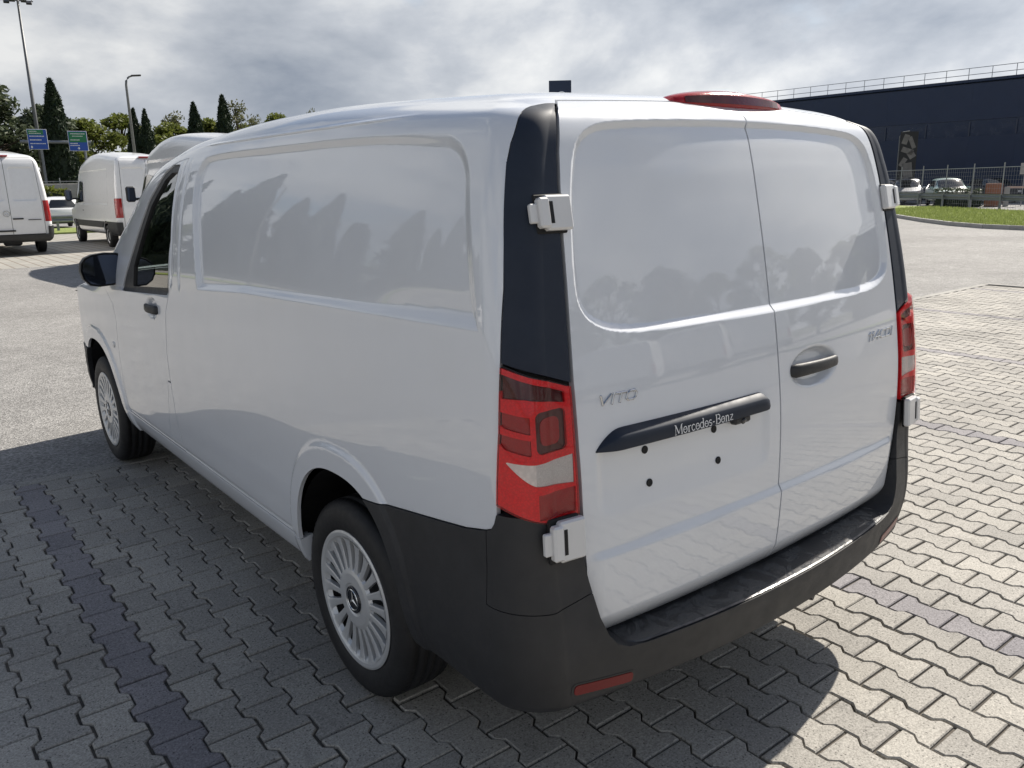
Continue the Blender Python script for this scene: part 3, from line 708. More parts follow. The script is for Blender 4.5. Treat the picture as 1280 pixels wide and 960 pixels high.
for right in (False, True):
    sg = dict(right=right)
    top_l = lambda P_, u, v: np.where(u > UB-.02, 1.0, (.876+.040*np.clip((u-.80)/.13, 0, 1))-P_[..., 2])
    common = [lambda P_, u, v: sd_op(P_[..., 0], P_[..., 2]), lambda P_, u, v: np.where((P_[..., 2] < .60) | (u < UA), 1.0, clad(P_[..., 1])-.001-P_[..., 2]), top_l, lambda P_, u, v: P_[..., 2]-.352, lambda P_, u, v: arch_e(P_[..., 1], P_[..., 2], True)]
    us_b = np.concatenate([lin(0, UA, 90), lin(UA, UB, 40)[1:], lin(UB, 1.75, 110)[1:]])
    patch('bumper_cover', B0, us_b, lin(.30, .95, 110), common+[lambda P_, u, v: -cap_reg(P_, u, v)-.0012, lambda P_, u, v: .95-P_[..., 1]], 'grey_plastic', bumper, flange=.11, **sg)
    patch('corner_cap', B0, us_b, lin(.30, .95, 110), common+[lambda P_, u, v: cap_reg(P_, u, v)-.0012], 'grey_plastic', bumper, flange=.05, **sg)
    # red reflector low in each corner, tow-eye cover
    rc = lambda P_, u, v: -rbox(np.abs(P_[..., 0])-.72, P_[..., 2]-.418-.10*(np.abs(P_[..., 0])-.72), 0, 0, .088, .015, .010)
    patch('reflector', B0, lin(.5, UB, 90), lin(.34, .5, 60), [rc], 'lens_reflector', bumper, off=.0025, flange=.006, **sg)
    rc2 = lambda P_, u, v: np.minimum(-rbox(np.abs(P_[..., 0])-.72, P_[..., 2]-.418-.10*(np.abs(P_[..., 0])-.72), 0, 0, .096, .021, .014), -.0008-rc(P_, u, v))
    patch('reflector_surround', B0, lin(.5, UB, 90), lin(.34, .5, 60), [rc2], 'black_plastic', bumper, off=.0012, flange=.004, **sg)
# step pad on the bumper
def ledge_y(x):
    P_ = B0(np.abs(x)/.842*UA, .503); return P_
b = MB(); xs_ = lin(-.655, .655, 90)
yo = np.array([B0(abs(x)/.842*UA, .50)[1] for x in xs_])+.004
yi = np.full_like(yo, .165); cnr = np.clip((np.abs(xs_)-.60)/.055, 0, 1); yo = yo+cnr**2*.03
v_ = []
for x, a, c_ in zip(xs_, yo, yi): v_ += [(x, a, .5065), (x, a+.006, .5090), (x, c_, .5105)]
b.add(v_, [(3*i+j, 3*i+3+j, 3*i+4+j, 3*i+1+j) for i in range(len(xs_)-1) for j in (0, 1)])
t = NT('step_pad'); p = t.pos(); pk = t.noise(p, 9, 6, .7, 1.5)
film = t.mapr(pk, .50, .515)
t.set(base=t.mix(film, C(.028, .029, .032), C(.060, .062, .066)), rough=t.mapr(film, 0, 1, .42, .22), spec=.5); t.bump(t.noise(p, 60, 5, .6), .25, .004); M['step_pad'] = t.m
b.build('step_pad', 'step_pad', bumper)

# ---- tail lamps
for right in (False, True):
    S = SR if right else SL
    sg = dict(right=right)
    ztop = lambda u: 1.190+.074*np.clip((u-.73)/.21, 0, 1); zbot = lambda u: .882+.040*np.clip((u-.82)/.11, 0, 1)
    inl = lambda g: [lambda P_, u, v: np.abs(P_[..., 0])-xd(P_[..., 2])-.010-g, lambda P_, u, v: np.where(u < UB-.06, 1.0, ysd(P_[..., 2])-.004-g-P_[..., 1]), lambda P_, u, v: ztop(u)-g-P_[..., 2], lambda P_, u, v: P_[..., 2]-zbot(u)-g]
    ul, vl = np.concatenate([lin(.70, UB, 90), lin(UB, 1.02, 20)[1:]]), lin(.86, 1.29, 120)
    def L0(u, v):
        P_ = V0(u, v).copy(); u = np.asarray(u, float); k = np.exp(-((u-.845)/.045)**2)*.010    # crease down the corner
        P_[..., 1] -= k*.7; P_[..., 0] -= k*.7; return P_
    lamp = patch('tail_lamp', L0, ul, vl, inl(0), 'black_plastic', van, off=-.008, flange=.03, **sg)
    patch('lamp_cover', L0, ul, vl, inl(.002), 'lamp_cover', lamp, off=.009, flange=.016, **sg)
    uc = .842
    clear = lambda P_, u, v: np.minimum(np.minimum(1.028+.006*np.abs(u-uc)/.1-P_[..., 2], P_[..., 2]-np.where(u < uc, .965+.012*np.clip((u-.74)/.1, 0, 1), .978+.055*np.clip((u-uc)/.066, 0, 1)**1.3)), np.minimum(.918-u, u-.742))
    smoke = lambda P_, u, v: np.minimum(np.minimum(ztop(u)-.018-P_[..., 2], P_[..., 2]-(1.158+.02*np.clip((u-.76)/.1, 0, 1))), np.minimum(u-.757, .905-u))
    deep = lambda P_, u, v: np.minimum(-rbox(u, P_[..., 2], .798, 1.098, .040, .048, .014), 1)
    hookA = lambda P_, u, v: np.minimum(np.minimum(P_[..., 2]-(1.098+.22*(u-.85)+np.clip((u-.9)/.03, 0, 1)**2*.03), (1.136+.18*(u-.85))-P_[..., 2]), np.minimum(u-.850, .926-u))
    hookB = lambda P_, u, v: np.minimum(np.minimum(P_[..., 2]-(1.048+.22*(u-.85)+np.clip((u-.9)/.03, 0, 1)**2*.03), (1.084+.18*(u-.85))-P_[..., 2]), np.minimum(u-.850, .926-u))
    low = lambda P_, u, v: np.minimum(np.minimum(.955-P_[..., 2], P_[..., 2]-.894), np.minimum(u-.738, uc-.004-u))
    holes = [clear, smoke, deep, hookA, hookB, low]
    patch('red_lens', L0, ul, vl, inl(.004)+[(lambda h: (lambda P_, u, v: -h(P_, u, v)-.0004))(h) for h in holes], 'lens_red', lamp, off=.004, flange=.012, **sg)
    patch('reversing_lens', L0, ul, vl, inl(.004)+[clear, lambda P_, u, v: uc-u], 'lens_clear', lamp, off=.0015, flange=.004, **sg)
    patch('silver_side_lens', L0, ul, vl, inl(.004)+[clear, lambda P_, u, v: u-uc], 'lens_silver', lamp, off=.0035, flange=.004, **sg)
    patch('smoked_lens', L0, ul, vl, inl(.004)+[smoke], 'lens_smoke', lamp, off=-.004, flange=.004, **sg)
    patch('brake_lens', L0, ul, vl, inl(.004)+[deep], 'lens_smoke', lamp, off=-.003, flange=.004, **sg)
    patch('brake_reflector', L0, ul, vl, inl(.004)+[lambda P_, u, v: -rbox(u, P_[..., 2], .800, 1.098, .026, .032, .016)], 'lens_red_deep', lamp, off=-.0012, flange=.004, **sg)
    patch('light_guide', L0, ul, vl, inl(.004)+[hookA], 'lens_red_deep', lamp, off=-.003, flange=.004, **sg)
    patch('light_guide', L0, ul, vl, inl(.004)+[hookB], 'lens_red_deep', lamp, off=-.003, flange=.004, **sg)
    patch('fog_lens', L0, ul, vl, inl(.004)+[low], 'lens_red_deep', lamp, off=-.001, flange=.004, **sg)

# ---- local frames on the body
def frame(u, v, right, out=0.0, S=None):
    """origin on the surface; X to the viewer's right (world +x side), Y up, Z outwards"""
    S = S or (SR if right else SL); e_ = 1e-3
    P_ = S(np.array([u]), np.array([v]))[0]; du = (S(np.array([u+e_]), np.array([v]))-S(np.array([u-e_ if u > e_ else u]), np.array([v])))[0]; dv = (S(np.array([u]), np.array([v+e_]))-S(np.array([u]), np.array([v-e_])))[0]
    n = np.cross(dv, du); n /= np.linalg.norm(n)
    if right: P_, n, du = P_*[-1, 1, 1], n*[-1, 1, 1], du*[-1, 1, 1]
    z = n; y = np.array([0, 0, 1.0])-n*n[2]; y /= np.linalg.norm(y); x = np.cross(y, z)
    m = np.eye(4); m[:3, 0], m[:3, 1], m[:3, 2], m[:3, 3] = x, y, z, P_+n*out
    return m
_vt = lin(.2, 1.9, 3000); _kz, _kw = hermite(np.array(KN)[:, [0, 1]]), hermite(np.array(KN)[:, [0, 2]]); _zt = _kz(_vt)
def inv_rear(x, z):
    v = np.interp(z, _zt, _vt); w = _kw(v); return np.abs(x)/(w-np.minimum(.105, w*.95))*UA, v
def at_rear(x, z):
    u, v = inv_rear(np.array(x, float), np.array(z, float)); return float(u), float(v), x > 0
def y_rear(x, z):
    u, v = inv_rear(np.asarray(x, float), np.asarray(z, float)); return V0(u, v)[..., 1]
def fr_rear(x, z, out=0.0): return frame(*at_rear(x, z), out)

# hinges
def hinge(m, name_parent, w=.060, h=.036, flip=1):
    hg = MB().box((flip*.014, 0, .008), (w*.62, h, .011), .005, m).build('hinge', 'hinge_white', name_parent)
    MB().box((-flip*.028, 0, .012), (.015, h*.86, .012), .005, m).build('hinge_barrel', 'hinge_white', hg)
    MB().box((-flip*.050, 0, .006), (.012, h*.55, .007), .003, m).build('hinge_arm', 'hinge_white', hg)
    MB().box((-flip*.0085, 0, .0192), (.0045, h*.62, .0012), 0, m).build('hinge_slot', 'gap_black', hg)
    MB().box((flip*.0, 0, -.004), (w*.62+.006, h+.005, .006), .003, m).build('hinge_recess', 'gap_black', hg)
for right in (False, True):
    m = frame(.782, 1.582, right, .004); hinge(m, van, .060, .040, 1 if not right else -1)
    m = frame(.786, .838, right, .014, B0); hinge(m, van, .060, .050, 1 if not right else -1)
# third brake lamp on the roof edge
b = MB(); n = 30
for s_ in (0,):
    v_ = []; f_ = []
    for i in range(n+1):
        x = -.262+.524*i/n; k = max(0.0, 1-(x/.262)**2)**.5; zt = 1.862+.037*k; zb_ = 1.848; y0 = .312+.03*(x/.26)**2
        v_ += [(x, y0-.004, zb_), (x, y0-.016*k, zb_+.010), (x, y0-.002, zt-.010*k), (x, y0+.035, zt), (x, y0+.035+.05*k, zt-.003), (x, y0+.04+.07*k, zb_)]
    for i in range(n): f_ += [(6*i+j, 6*i+6+j, 6*i+7+j, 6*i+1+j) for j in range(5)]
    f_ += [tuple(range(5, -1, -1)), tuple(range(6*n, 6*n+6))]
    b.add(v_, f_)
hb = b.build('high_brake_lamp', 'lens_red_deep', van, True); hb.location.x = .018
b = MB(); v_ = []
for i in range(n+1):
    x = -.215+.43*i/n; k = max(0.0, 1-(x/.262)**2)**.5; y0 = .312+.03*(x/.26)**2; v_ += [(x, y0-.0185*k, 1.8585), (x, y0-.010*k, 1.866+.016*k)]
b.add(v_, [(2*i, 2*i+2, 2*i+3, 2*i+1) for i in range(n)]); b.build('led_strip', 'lens_smoke', hb, True)

# plate-light trim with lettering
def trim_bar():
    st = []
    for i in range(61):
        s_ = i/60; x = -.715+.648*s_
        e0 = min(1.0, s_/.13); e1 = min(1.0, (1-s_)/.06)
        top = 1.026+.044*math.sin(e0*math.pi/2)**.9*(.45+.55*math.sin(e1*math.pi/2)); bot = 1.0195+.012*(1-math.sin(min(1, (1-s_)/.05)*math.pi/2))
        pr = .024*math.sin(min(1, s_/.10)*math.pi/2)*math.sin(min(1, .25+(1-s_)/.05)*math.pi/2)+.002
        st.append((x, bot, top, pr))
    v_ = []
    for x, bo, to, pr in st:
        for z, o in ((bo, -.003), (bo+.0015, pr*.92), (bo+.004, pr), (bo+(to-bo)*.66, pr*.90), (bo+(to-bo)*.72, pr*.84), (to-.0025, pr*.34), (to, -.003)):
            v_.append((x, float(y_rear(x, z))-o, z))
    k = 7; f_ = [(k*i+j, k*i+k+j, k*i+k+1+j, k*i+1+j) for i in range(60) for j in range(k-1)]+[tuple(range(k-1, -1, -1)), tuple(range(60*k, 61*k))]
    return v_, f_
v_, f_ = trim_bar(); tb = MB().add(v_, f_).build('plate_light_trim', 'trim_slate', van, True)
# serif stroke lettering
def strokes(ch):
    a = math.pi; arc = lambda cx, cy, rx, ry, t0, t1, n=9: [(cx+rx*math.cos(t0+(t1-t0)*i/n), cy+ry*math.sin(t0+(t1-t0)*i/n)) for i in range(n+1)]
    TH, TN = .13, .055
    if ch == 'M': return .98, [([(.14, 0), (.16, 1)], TN), ([(.16, 1), (.49, .08)], TH), ([(.49, .08), (.82, 1)], TN), ([(.82, 1), (.85, 0)], TH), ([(.04, 0), (.26, 0)], TN), ([(.73, 0), (.96, 0)], TN), ([(.04, 1), (.2, 1)], TN), ([(.8, 1), (.96, 1)], TN)]
    if ch == 'B': return .72, [([(.18, 0), (.18, 1)], TH), ([(.05, 1), (.38, 1)], TN), (arc(.38, .76, .22, .24, a/2, -a/2), TH*.8), (arc(.38, .26, .27, .26, a/2, -a/2), TH*.8), ([(.18, .52), (.38, .52)], TN), ([(.05, 0), (.38, 0)], TN)]
    if ch == 'e': return .52, [(arc(.26, .32, .20, .32, -.7, a+1.0-.1-.75, 14), TH*.75), ([(.07, .36), (.45, .36)], TN), (arc(.26, .32, .20, .32, 0, a*1.82, 16), TH*.72)]
    if ch == 'r': return .44, [([(.15, 0), (.15, .62)], TH), ([(.04, 0), (.28, 0)], TN), ([(.04, .62), (.15, .62)], TN), (arc(.33, .40, .17, .22, a*.95, a*.3), TH*.7)]
    if ch == 'c': return .48, [(arc(.26, .32, .20, .32, .75, a*1.8, 14), TH*.75)]
    if ch == 'd': return .56, [(arc(.25, .32, .19, .32, 0, 2*a, 18), TH*.7), ([(.44, 0), (.44, 1.02)], TH), ([(.34, 1.02), (.44, 1.02)], TN), ([(.44, 0), (.54, 0)], TN)]
    if ch == 's': return .44, [(arc(.22, .47, .14, .16, .5, a*1.4, 9)+arc(.22, .16, .15, .16, a*.45, -a*.85, 9), TH*.72)]
    if ch == 'n': return .60, [([(.15, 0), (.15, .62)], TH), ([(.04, 0), (.26, 0)], TN), ([(.04, .62), (.15, .62)], TN), (arc(.30, .42, .15, .21, a, 0, 8)+[(.45, 0)], TH*.9), ([(.36, 0), (.56, 0)], TN)]
    if ch == 'z': return .48, [([(.06, .61), (.42, .61)], TN*1.2), ([(.42, .61), (.07, .02)], TH*.8), ([(.06, .02), (.44, .02)], TN*1.2)]
    if ch == '-': return .36, [([(.06, .33), (.28, .33)], TH*.8)]
    return .3, []
def lettering(text, width, height, depth):
    """local X right, Y up, Z out; centred"""
    b = MB(); adv = sum(strokes(c)[0] for c in text); x = 0.0; kx = width/adv
    for ch in text:
        w, ss = strokes(ch)
        for si, (pl, th) in enumerate(ss):
            pl = [((x+p_[0])*kx-width/2, p_[1]*height) for p_ in pl]; th2 = th*height*.5; L_, R_ = [], []
            for i in range(len(pl)):
                d = np.array(pl[min(i+1, len(pl)-1)])-np.array(pl[max(i-1, 0)]); d = d/(np.linalg.norm(d)+1e-9); nrm = np.array([-d[1], d[0]])*th2
                L_.append(np.array(pl[i])+nrm); R_.append(np.array(pl[i])-nrm)
            zz = depth+si*1e-5; n_ = len(pl); v_ = [(*q, zz) for q in L_]+[(*q, zz) for q in R_]
            b.add(v_, [(n_+i, n_+i+1, i+1, i) for i in range(n_-1)])
        x += w
    return b
def surf_wrap(b, x0, z0, zscale_out, mat, name, parent, base=0.0):
    """lay flat lettering on the rear door at (x0,z0)"""
    v_ = np.concatenate(b.v); X, Z = x0+v_[:, 0], z0+v_[:, 1]; res = np.stack([X, y_rear(X, Z)-base-v_[:, 2], Z], -1)
    bb = MB(); bb.add(res, b.f); return bb.build(name, mat, parent)
surf_wrap(lettering('Mercedes-Benz', .228, .0245, .0008), -.366, 1.0255, 1, 'letter_white', 'lettering', tb, .0262)
def bstroke(ch):
    if ch == 'V': return 1.0, [[(.06, 1), (.42, .04)], [(.42, .04), (.94, 1)]]
    if ch == 'I': return .42, [[(.2, 0), (.2, 1)]]
    if ch == 'T': return .92, [[(.04, .95), (.90, .95)], [(.46, 0), (.46, .95)]]
    if ch == 'O': return 1.05, [[(.30, .05), (.76, .05), (.94, .26), (.94, .74), (.76, .95), (.30, .95), (.10, .74), (.10, .26), (.30, .05)]]
    if ch == '1': return .50, [[(.28, 0), (.28, 1)], [(.28, 1), (.06, .76)]]
    if ch == '4': return .86, [[(.60, 0), (.60, 1)], [(.60, 1), (.06, .30)], [(.06, .30), (.82, .30)]]
    if ch == 'C': return .90, [[(.86, .92), (.30, .95), (.10, .74), (.10, .26), (.30, .05), (.86, .08)]]
    if ch == 'D': return .95, [[(.12, .05), (.12, .95), (.66, .95), (.88, .72), (.88, .28), (.66, .05), (.12, .05)]]
    return .4, []
def badge(text, x0, x1, z0, h, th, shear, parent):
    tot = sum(bstroke(ch)[0] for ch in text); kx = (x1-x0-shear*h)/tot; x = 0.0
    for ch in text:
        w, ss = bstroke(ch); b = MB()
        for si, pl in enumerate(ss):
            pts = [(x0+(x+p_[0])*kx+shear*h*p_[1], z0+p_[1]*h) for p_ in pl]
            for i in range(len(pts)-1):
                A, B = np.array(pts[i]), np.array(pts[i+1]); d = B-A; l = np.linalg.norm(d); d = d/l; n_ = np.array([-d[1], d[0]]); e_ = th*.42
                lo = .0005; hi = .0042+.0002*si
                ring = lambda g, o: [(*(A-d*(e_-g)+n_*(th/2-g)), o), (*(A-d*(e_-g)-n_*(th/2-g)), o), (*(B+d*(e_-g)-n_*(th/2-g)), o), (*(B+d*(e_-g)+n_*(th/2-g)), o)]
                v_ = ring(0, lo)+ring(0, hi-.0012)+ring(.0012, hi)
                X, Z, O = np.array(v_).T; Y = y_rear(X, Z)-O
                f_ = [(8, 9, 10, 11)]+[(4*r_+j, 4*r_+(j+1) % 4, 4*r_+4+(j+1) % 4, 4*r_+4+j) for r_ in (0, 1) for j in range(4)]
                b.add(np.stack([X, Y, Z], -1), f_)
        b.build('badge_letter', 'chrome', parent); x += w
bt = empty('model_badge', (0, 0, 0)); bt.parent = van; badge('VITO', -.699, -.566, 1.131, .0230, .0047, .42, bt)
bt = empty('engine_badge', (0, 0, 0)); bt.parent = van; badge('114CDI', .527, .727, 1.126, .0270, .0052, .42, bt)
# plate holes with black plugs, reversing camera
for x, z in ((-.55, .994), (-.538, .905), (-.291, .998), (-.276, .908)):
    MB().lathe([(-.004, .0001), (-.004, .009), (.002, .0105), (.003, .009), (.0015, .004), (.0015, .0001)], 16, 'z', fr_rear(x, z)).build('mounting_plug', 'gap_black', van, True)
m = fr_rear(-.196, 1.012, .014); cm = MB().box((0, -.002, 0), (.034, .011, .013), .006, m).build('reversing_camera', 'black_plastic', tb)
MB().lathe([(.012, .009), (.0165, .0085), (.017, .004), (.0165, .0001)], 16, 'z', np.array(Matrix(m.tolist()) @ Matrix.Rotation(.5, 4, 'X'))).build('camera_lens', 'trim_gloss', cm, True)
# rear door handle
m = frame(*at_rear(.188, 1.098), .006)
pts = []; n = 24
def bar(m, L, r0, r1, bulge, mat, name, parent, bend=.0):
    v_ = []; k = 10
    for i in range(n+1):
        s_ = i/n; x = (s_-.5)*L; e_ = math.sin(min(1, min(s_, 1-s_)/.08)*math.pi/2)
        zc_ = .010+bulge*math.sin(math.pi*min(1, max(0, s_)))**.5; ry = (r0+(r1-r0)*s_)*(.55+.45*e_); rz_ = .011*(.5+.5*e_)
        for j in range(k):
            t_ = 2*math.pi*j/k; c_, s2 = math.cos(t_), math.sin(t_); v_.append((x, ry*np.sign(c_)*abs(c_)**.6, zc_+rz_*np.sign(s2)*abs(s2)**.6))
    f_ = [(k*i+j, k*i+k+j, k*i+k+(j+1) % k, k*i+(j+1) % k) for i in range(n) for j in range(k)]+[tuple(range(k)), tuple(range(k*n+k-1, k*n-1, -1))]
    return MB().add(v_, [q[::-1] for q in f_], m).build(name, mat, parent, True)
bar(m, .262, .021, .016, .022, 'black_plastic', 'handle', van)
for right in (False, True):
    u_h = None
    lo, hi = UB, 5
    for _ in range(40):
        mid = (lo+hi)/2
        if V0(np.array([mid]), np.array([1.115]))[0][1] < 2.89: lo = mid
        else: hi = mid
    m = frame(lo, 1.113, right, .004)
    h = bar(m, .19, .018, .022, .020, 'black_plastic', 'handle', [o for o in van.children if o.name.startswith('front_door')][1 if right else 0])
# side repeater on the wing, sliding-door rail end on the left
lo, hi = UB, 5
for _ in range(40):
    mid = (lo+hi)/2
    if V0(np.array([mid]), np.array([.818]))[0][1] < 3.745: lo = mid
    else: hi = mid
for right in (False, True):
    MB().lathe([(-.002, .018), (.004, .018), (.007, .010), (.008, .0001)], 16, 'z', frame(lo, .82, right)).build('side_repeater', 'lens_silver', van, True)

# ---- mirrors
for right in (False, True):
    sgn = 1 if right else -1
    mr = MB(); k = 20; prof = []
    def outline(sc):   # x outwards 0..1, z
        pts = [(0, -.075), (.05, -.085), (.12, -.088), (.165, -.078), (.195, -.045), (.205, 0), (.198, .040), (.178, .066), (.14, .082), (.08, .088), (.02, .084), (0, .078)]
        c_ = np.mean(pts, 0); return [(c_[0]+(a-c_[0])*sc, c_[1]+(b_-c_[1])*sc) for a, b_ in pts]
    rings = [(0.0, 1.0), (.018, 1.03), (.05, 1.0), (.085, .82), (.105, .50), (.112, .2)]
    v_ = []; L = 12
    for dy, sc in rings:
        for a, z in outline(sc): v_.append((sgn*(.905+a), 3.60+dy-.06*a, 1.252+z))
    f_ = [(L*i+j, L*i+L+j, L*i+L+(j+1) % L, L*i+(j+1) % L) for i in range(len(rings)-1) for j in range(L)]+[tuple(range(L*(len(rings)-1), L*len(rings)))]
    f_.append(tuple(range(L))[::-1])
    if not right: f_ = [q[::-1] for q in f_]
    mir = mr.add(v_, f_).build('door_mirror', 'black_plastic', van, True)
    g_ = [(sgn*(.905+a), 3.597-.06*a, 1.252+z) for a, z in outline(.90)]
    MB().add(g_, [tuple(range(L)) if right else tuple(range(L))[::-1]]).build('mirror_glass', 'mirror_face', mir)
    MB().box((sgn*.915, 3.66, 1.20), (.06, .04, .022), .01).build('mirror_foot', 'black_plastic', mir)
# ---- cab inside
cab = empty('cab_interior', (0, 0, 0)); cab.parent = van
MB().box((0, 2.60, 1.05), (.80, .02, .62), .0).build('bulkhead', 'seat_cloth', cab)
MB().box((0, 3.30, .52), (.84, .72, .04), 0).build('cab_floor', 'gap_black', cab)
b = MB(); pr_ = [(3.72, .62), (3.62, .95), (3.68, 1.12), (3.80, 1.16), (4.15, 1.12), (4.2, .62)]
b.add([(x, y, z) for x in (-.80, .80) for y, z in pr_], [tuple(range(6))[::-1], tuple(range(6, 12))]+[(i, (i+1) % 6, 6+(i+1) % 6, 6+i) for i in range(6)]); b.build('dashboard', 'black_plastic', cab)
for sx in (-.46, .46):
    s_ = MB().box((sx, 3.05, .80), (.25, .26, .08), .04).build('seat', 'seat_cloth', cab)
    MB().box((0, 0, 0), (.24, .07, .36), .05, T((sx, 2.80, 1.15), 0, .18)).build('seat_back', 'seat_cloth', s_)
    MB().box((sx, 2.73, 1.60), (.12, .05, .085), .03).build('headrest', 'seat_cloth', s_)
MB().tube([np.array(T((-.46, 3.50, 1.08), 0, .9) @ Vector((.19*math.cos(a), .19*math.sin(a), 0))) for a in lin(0, 2*math.pi, 33)], .013, 8, False).build('steering_wheel', 'black_plastic', cab, True)

# ---- wheels
def wheel_parts():
    prof = [(.078, .222), (.092, .234), (.101, .254), (.104, .279), (.099, .306), (.091, .321), (.080, .3305), (.060, .334), (.058, .327), (.050, .327), (.048, .3345), (.022, .335), (.020, .327), (.011, .327), (.009, .335)]
    prof = prof+[(-a, r) for a, r in prof[::-1]]
    n = 160; v_, f_ = [], []; L = len(prof)
    for k in range(n):
        t_ = 2*math.pi*k/n
        for j, (a, r) in enumerate(prof):
            notch = (k % 2 == 0) and (.319 < r < .3336) and abs(a) > .055
            rr = r-(.006 if notch else 0); a2 = a*(.985 if notch else 1); v_.append((a2, rr*math.cos(t_), rr*math.sin(t_)))
    for k in range(n):
        k2 = (k+1) % n
        for i in range(L-1): f_.append((k*L+i, k*L+i+1, k2*L+i+1, k2*L+i))
    tyre = MB().add(v_, f_)
    rim = MB().lathe([(-.03, .001), (-.03, .17), (.06, .196), (.094, .200), (.096, .214), (.085, .216), (-.08, .21)], 64)
    rim_in = MB().lathe([(.02, .001), (.02, .155), (.03, .16)], 40)
    # cover: outer ring, hub and 20 spokes with slots between
    cov = MB(); cov.lathe([(.080, .180), (.092, .188), (.098, .196), (.100, .206), (.097, .2125), (.090, .214)], 120)
    cov.lathe([(.082, .098), (.093, .092), (.097, .080), (.098, .052), (.094, .047), (.094, .040)], 80)
    ns = 20
    for k in range(ns):
        a0 = 2*math.pi*k/ns; st = []
        for r, hw, z in ((.084, .0092, .094), (.100, .0092, .0925), (.125, .0098, .091), (.150, .0112, .0905), (.172, .0134, .092), (.186, .0175, .0945), (.192, .026, .097)):
            st.append((r, hw, z))
        v_, f_ = [], []
        for r, hw, z in st:
            for q, dz in ((-1, -.016), (-1, -.0015), (-.55, .0), (.55, .0), (1, -.0015), (1, -.016)):
                t_ = hw*q/r+a0+.10*((r-.09)/.1)**2*0; v_.append((z+dz, r*math.cos(t_), r*math.sin(t_)))
        for i in range(len(st)-1): f_ += [(6*i+j, 6*i+1+j, 6*i+7+j, 6*i+6+j) for j in range(5)]
        cov.add(v_, f_)
    cap = MB().lathe([(.088, .046), (.099, .046), (.1005, .043), (.099, .038), (.0985, .001)], 48)
    star = MB(); ring = [(.1005, .037), (.1025, .035), (.1005, .033)]; star.lathe(ring, 40)
    for k in range(3):
        a = math.pi/2+2*math.pi*k/3; t1, t2 = a+math.pi/3, a-math.pi/3
        star.add([(.1000, .0335*math.cos(a), .0335*math.sin(a)), (.1000, .006*math.cos(t1), .006*math.sin(t1)), (.1000, .006*math.cos(t2), .006*math.sin(t2)), (.1035, 0, 0)], [(0, 1, 3), (0, 3, 2)])
    for q in (rim, rim_in, cov):
        q.v = [np.stack([v_[:, 0], v_[:, 1]*1.10, v_[:, 2]*1.10], -1) for v_ in q.v]
    return tyre, rim, rim_in, cov, cap, star
ty, ri, rin, cv, cp, st_ = wheel_parts()
def mk_wheel(parent):
    w = ri.build('wheel', 'steel_dark', parent, True); ty.build('tyre', 'rubber', w, True); rin.build('brake_disc', 'brake_steel', w)
    cv.build('wheel_cover', 'wheel_silver', w, False); c_ = cp.build('hub_cap', 'trim_gloss', w, True); st_.build('star_emblem', 'chrome', w); return w
w0 = mk_wheel(van); first = True
for x, y in ((-.832, 1.045), (-.842, 4.245), (.832, 1.045), (.842, 4.245)):
    w = w0 if first else copy_tree(w0, van); first = False
    w.location = (x, y, .3345); w.rotation_euler = (random.uniform(0, 6.28) if x > 0 else (.13 if y < 2 else .5), 0, math.pi if x < 0 else 0)
# arch liners and underbody
for sgn in (-1, 1):
    for cy, R in ((1.02, .455), (4.235, .485)):
        b = MB(); v_, f_ = [], []; n = 24
        for i in range(n+1):
            a = math.pi*(.92*i/n+.04); yy, zz = cy+R*.97*math.cos(a), .33+min(R, .455)*math.sin(a)
            v_ += [(sgn*.925, yy, zz), (sgn*.62, yy, zz)]
        f_ = [(2*i, 2*i+1, 2*i+3, 2*i+2) for i in range(n)]; 
        c0 = len(v_); v_ += [(sgn*.62, cy+R*.97*math.cos(math.pi*i/12), .28+.50*math.sin(math.pi*i/12)) for i in range(13)]; f_.append(tuple(range(c0, c0+13)))
        b.add(v_, f_).build('wheel_arch_liner', 'gap_black', van)
b = MB().box((0, 2.6, .345), (.62, 2.42, .05), 0); b.box((0, 2.62, .36), (.88, 1.08, .035), 0); b.box((0, .42, .40), (.86, .20, .04), 0); b.box((0, 4.88, .36), (.62, .14, .06), 0)
b.build('underbody', 'gap_black', van)
for yy in (1.045, 4.245): MB().tube([(-.80, yy, .3345), (.80, yy, .3345)], .045, 10).build('axle', 'steel_dark', van)
MB().tube([(.30, 1.6, .27), (.30, .35, .27), (.36, .16, .27)], .03, 10).build('exhaust_pipe', 'steel_dark', van)

# ================================================================== BACKGROUND VEHICLES
def simple_wheel(parent, R, w, hubmat='wheel_silver'):
    b = MB().lathe([(w*.38, R*.60), (w*.5, R*.66), (w*.52, R*.82), (w*.46, R*.95), (w*.34, R), (-w*.34, R), (-w*.46, R*.95), (-w*.5, R*.66)], 36)
    wh = b.build('wheel', 'rubber', parent, True)
    h = MB().lathe([(w*.30, .001), (w*.34, R*.20), (w*.26, R*.30), (w*.36, R*.56), (w*.44, R*.64)], 30)
    hb = h.build('rim', hubmat, wh, True)
    MB().lathe([(w*.345, R*.36), (w*.385, R*.52)], 30).build('rim_slot_ring', 'gap_black', hb, True); return wh
def star_badge(m, r, parent):
    b = MB(); b.lathe([(0, r), (.012, r*.97), (.012, r*.86), (.004, r*.84)], 28, 'z', m)
    for k in range(3):
        a = math.pi/2+2*math.pi*k/3; t1, t2 = a+math.pi/3, a-math.pi/3
        b.add([(.9*r*math.cos(a), .9*r*math.sin(a), .006), (.17*r*math.cos(t1), .17*r*math.sin(t1), .006), (.17*r*math.cos(t2), .17*r*math.sin(t2), .006), (0, 0, .014)], [(0, 1, 3), (0, 3, 2)], m)
    return b.build('star_emblem', 'chrome', parent)
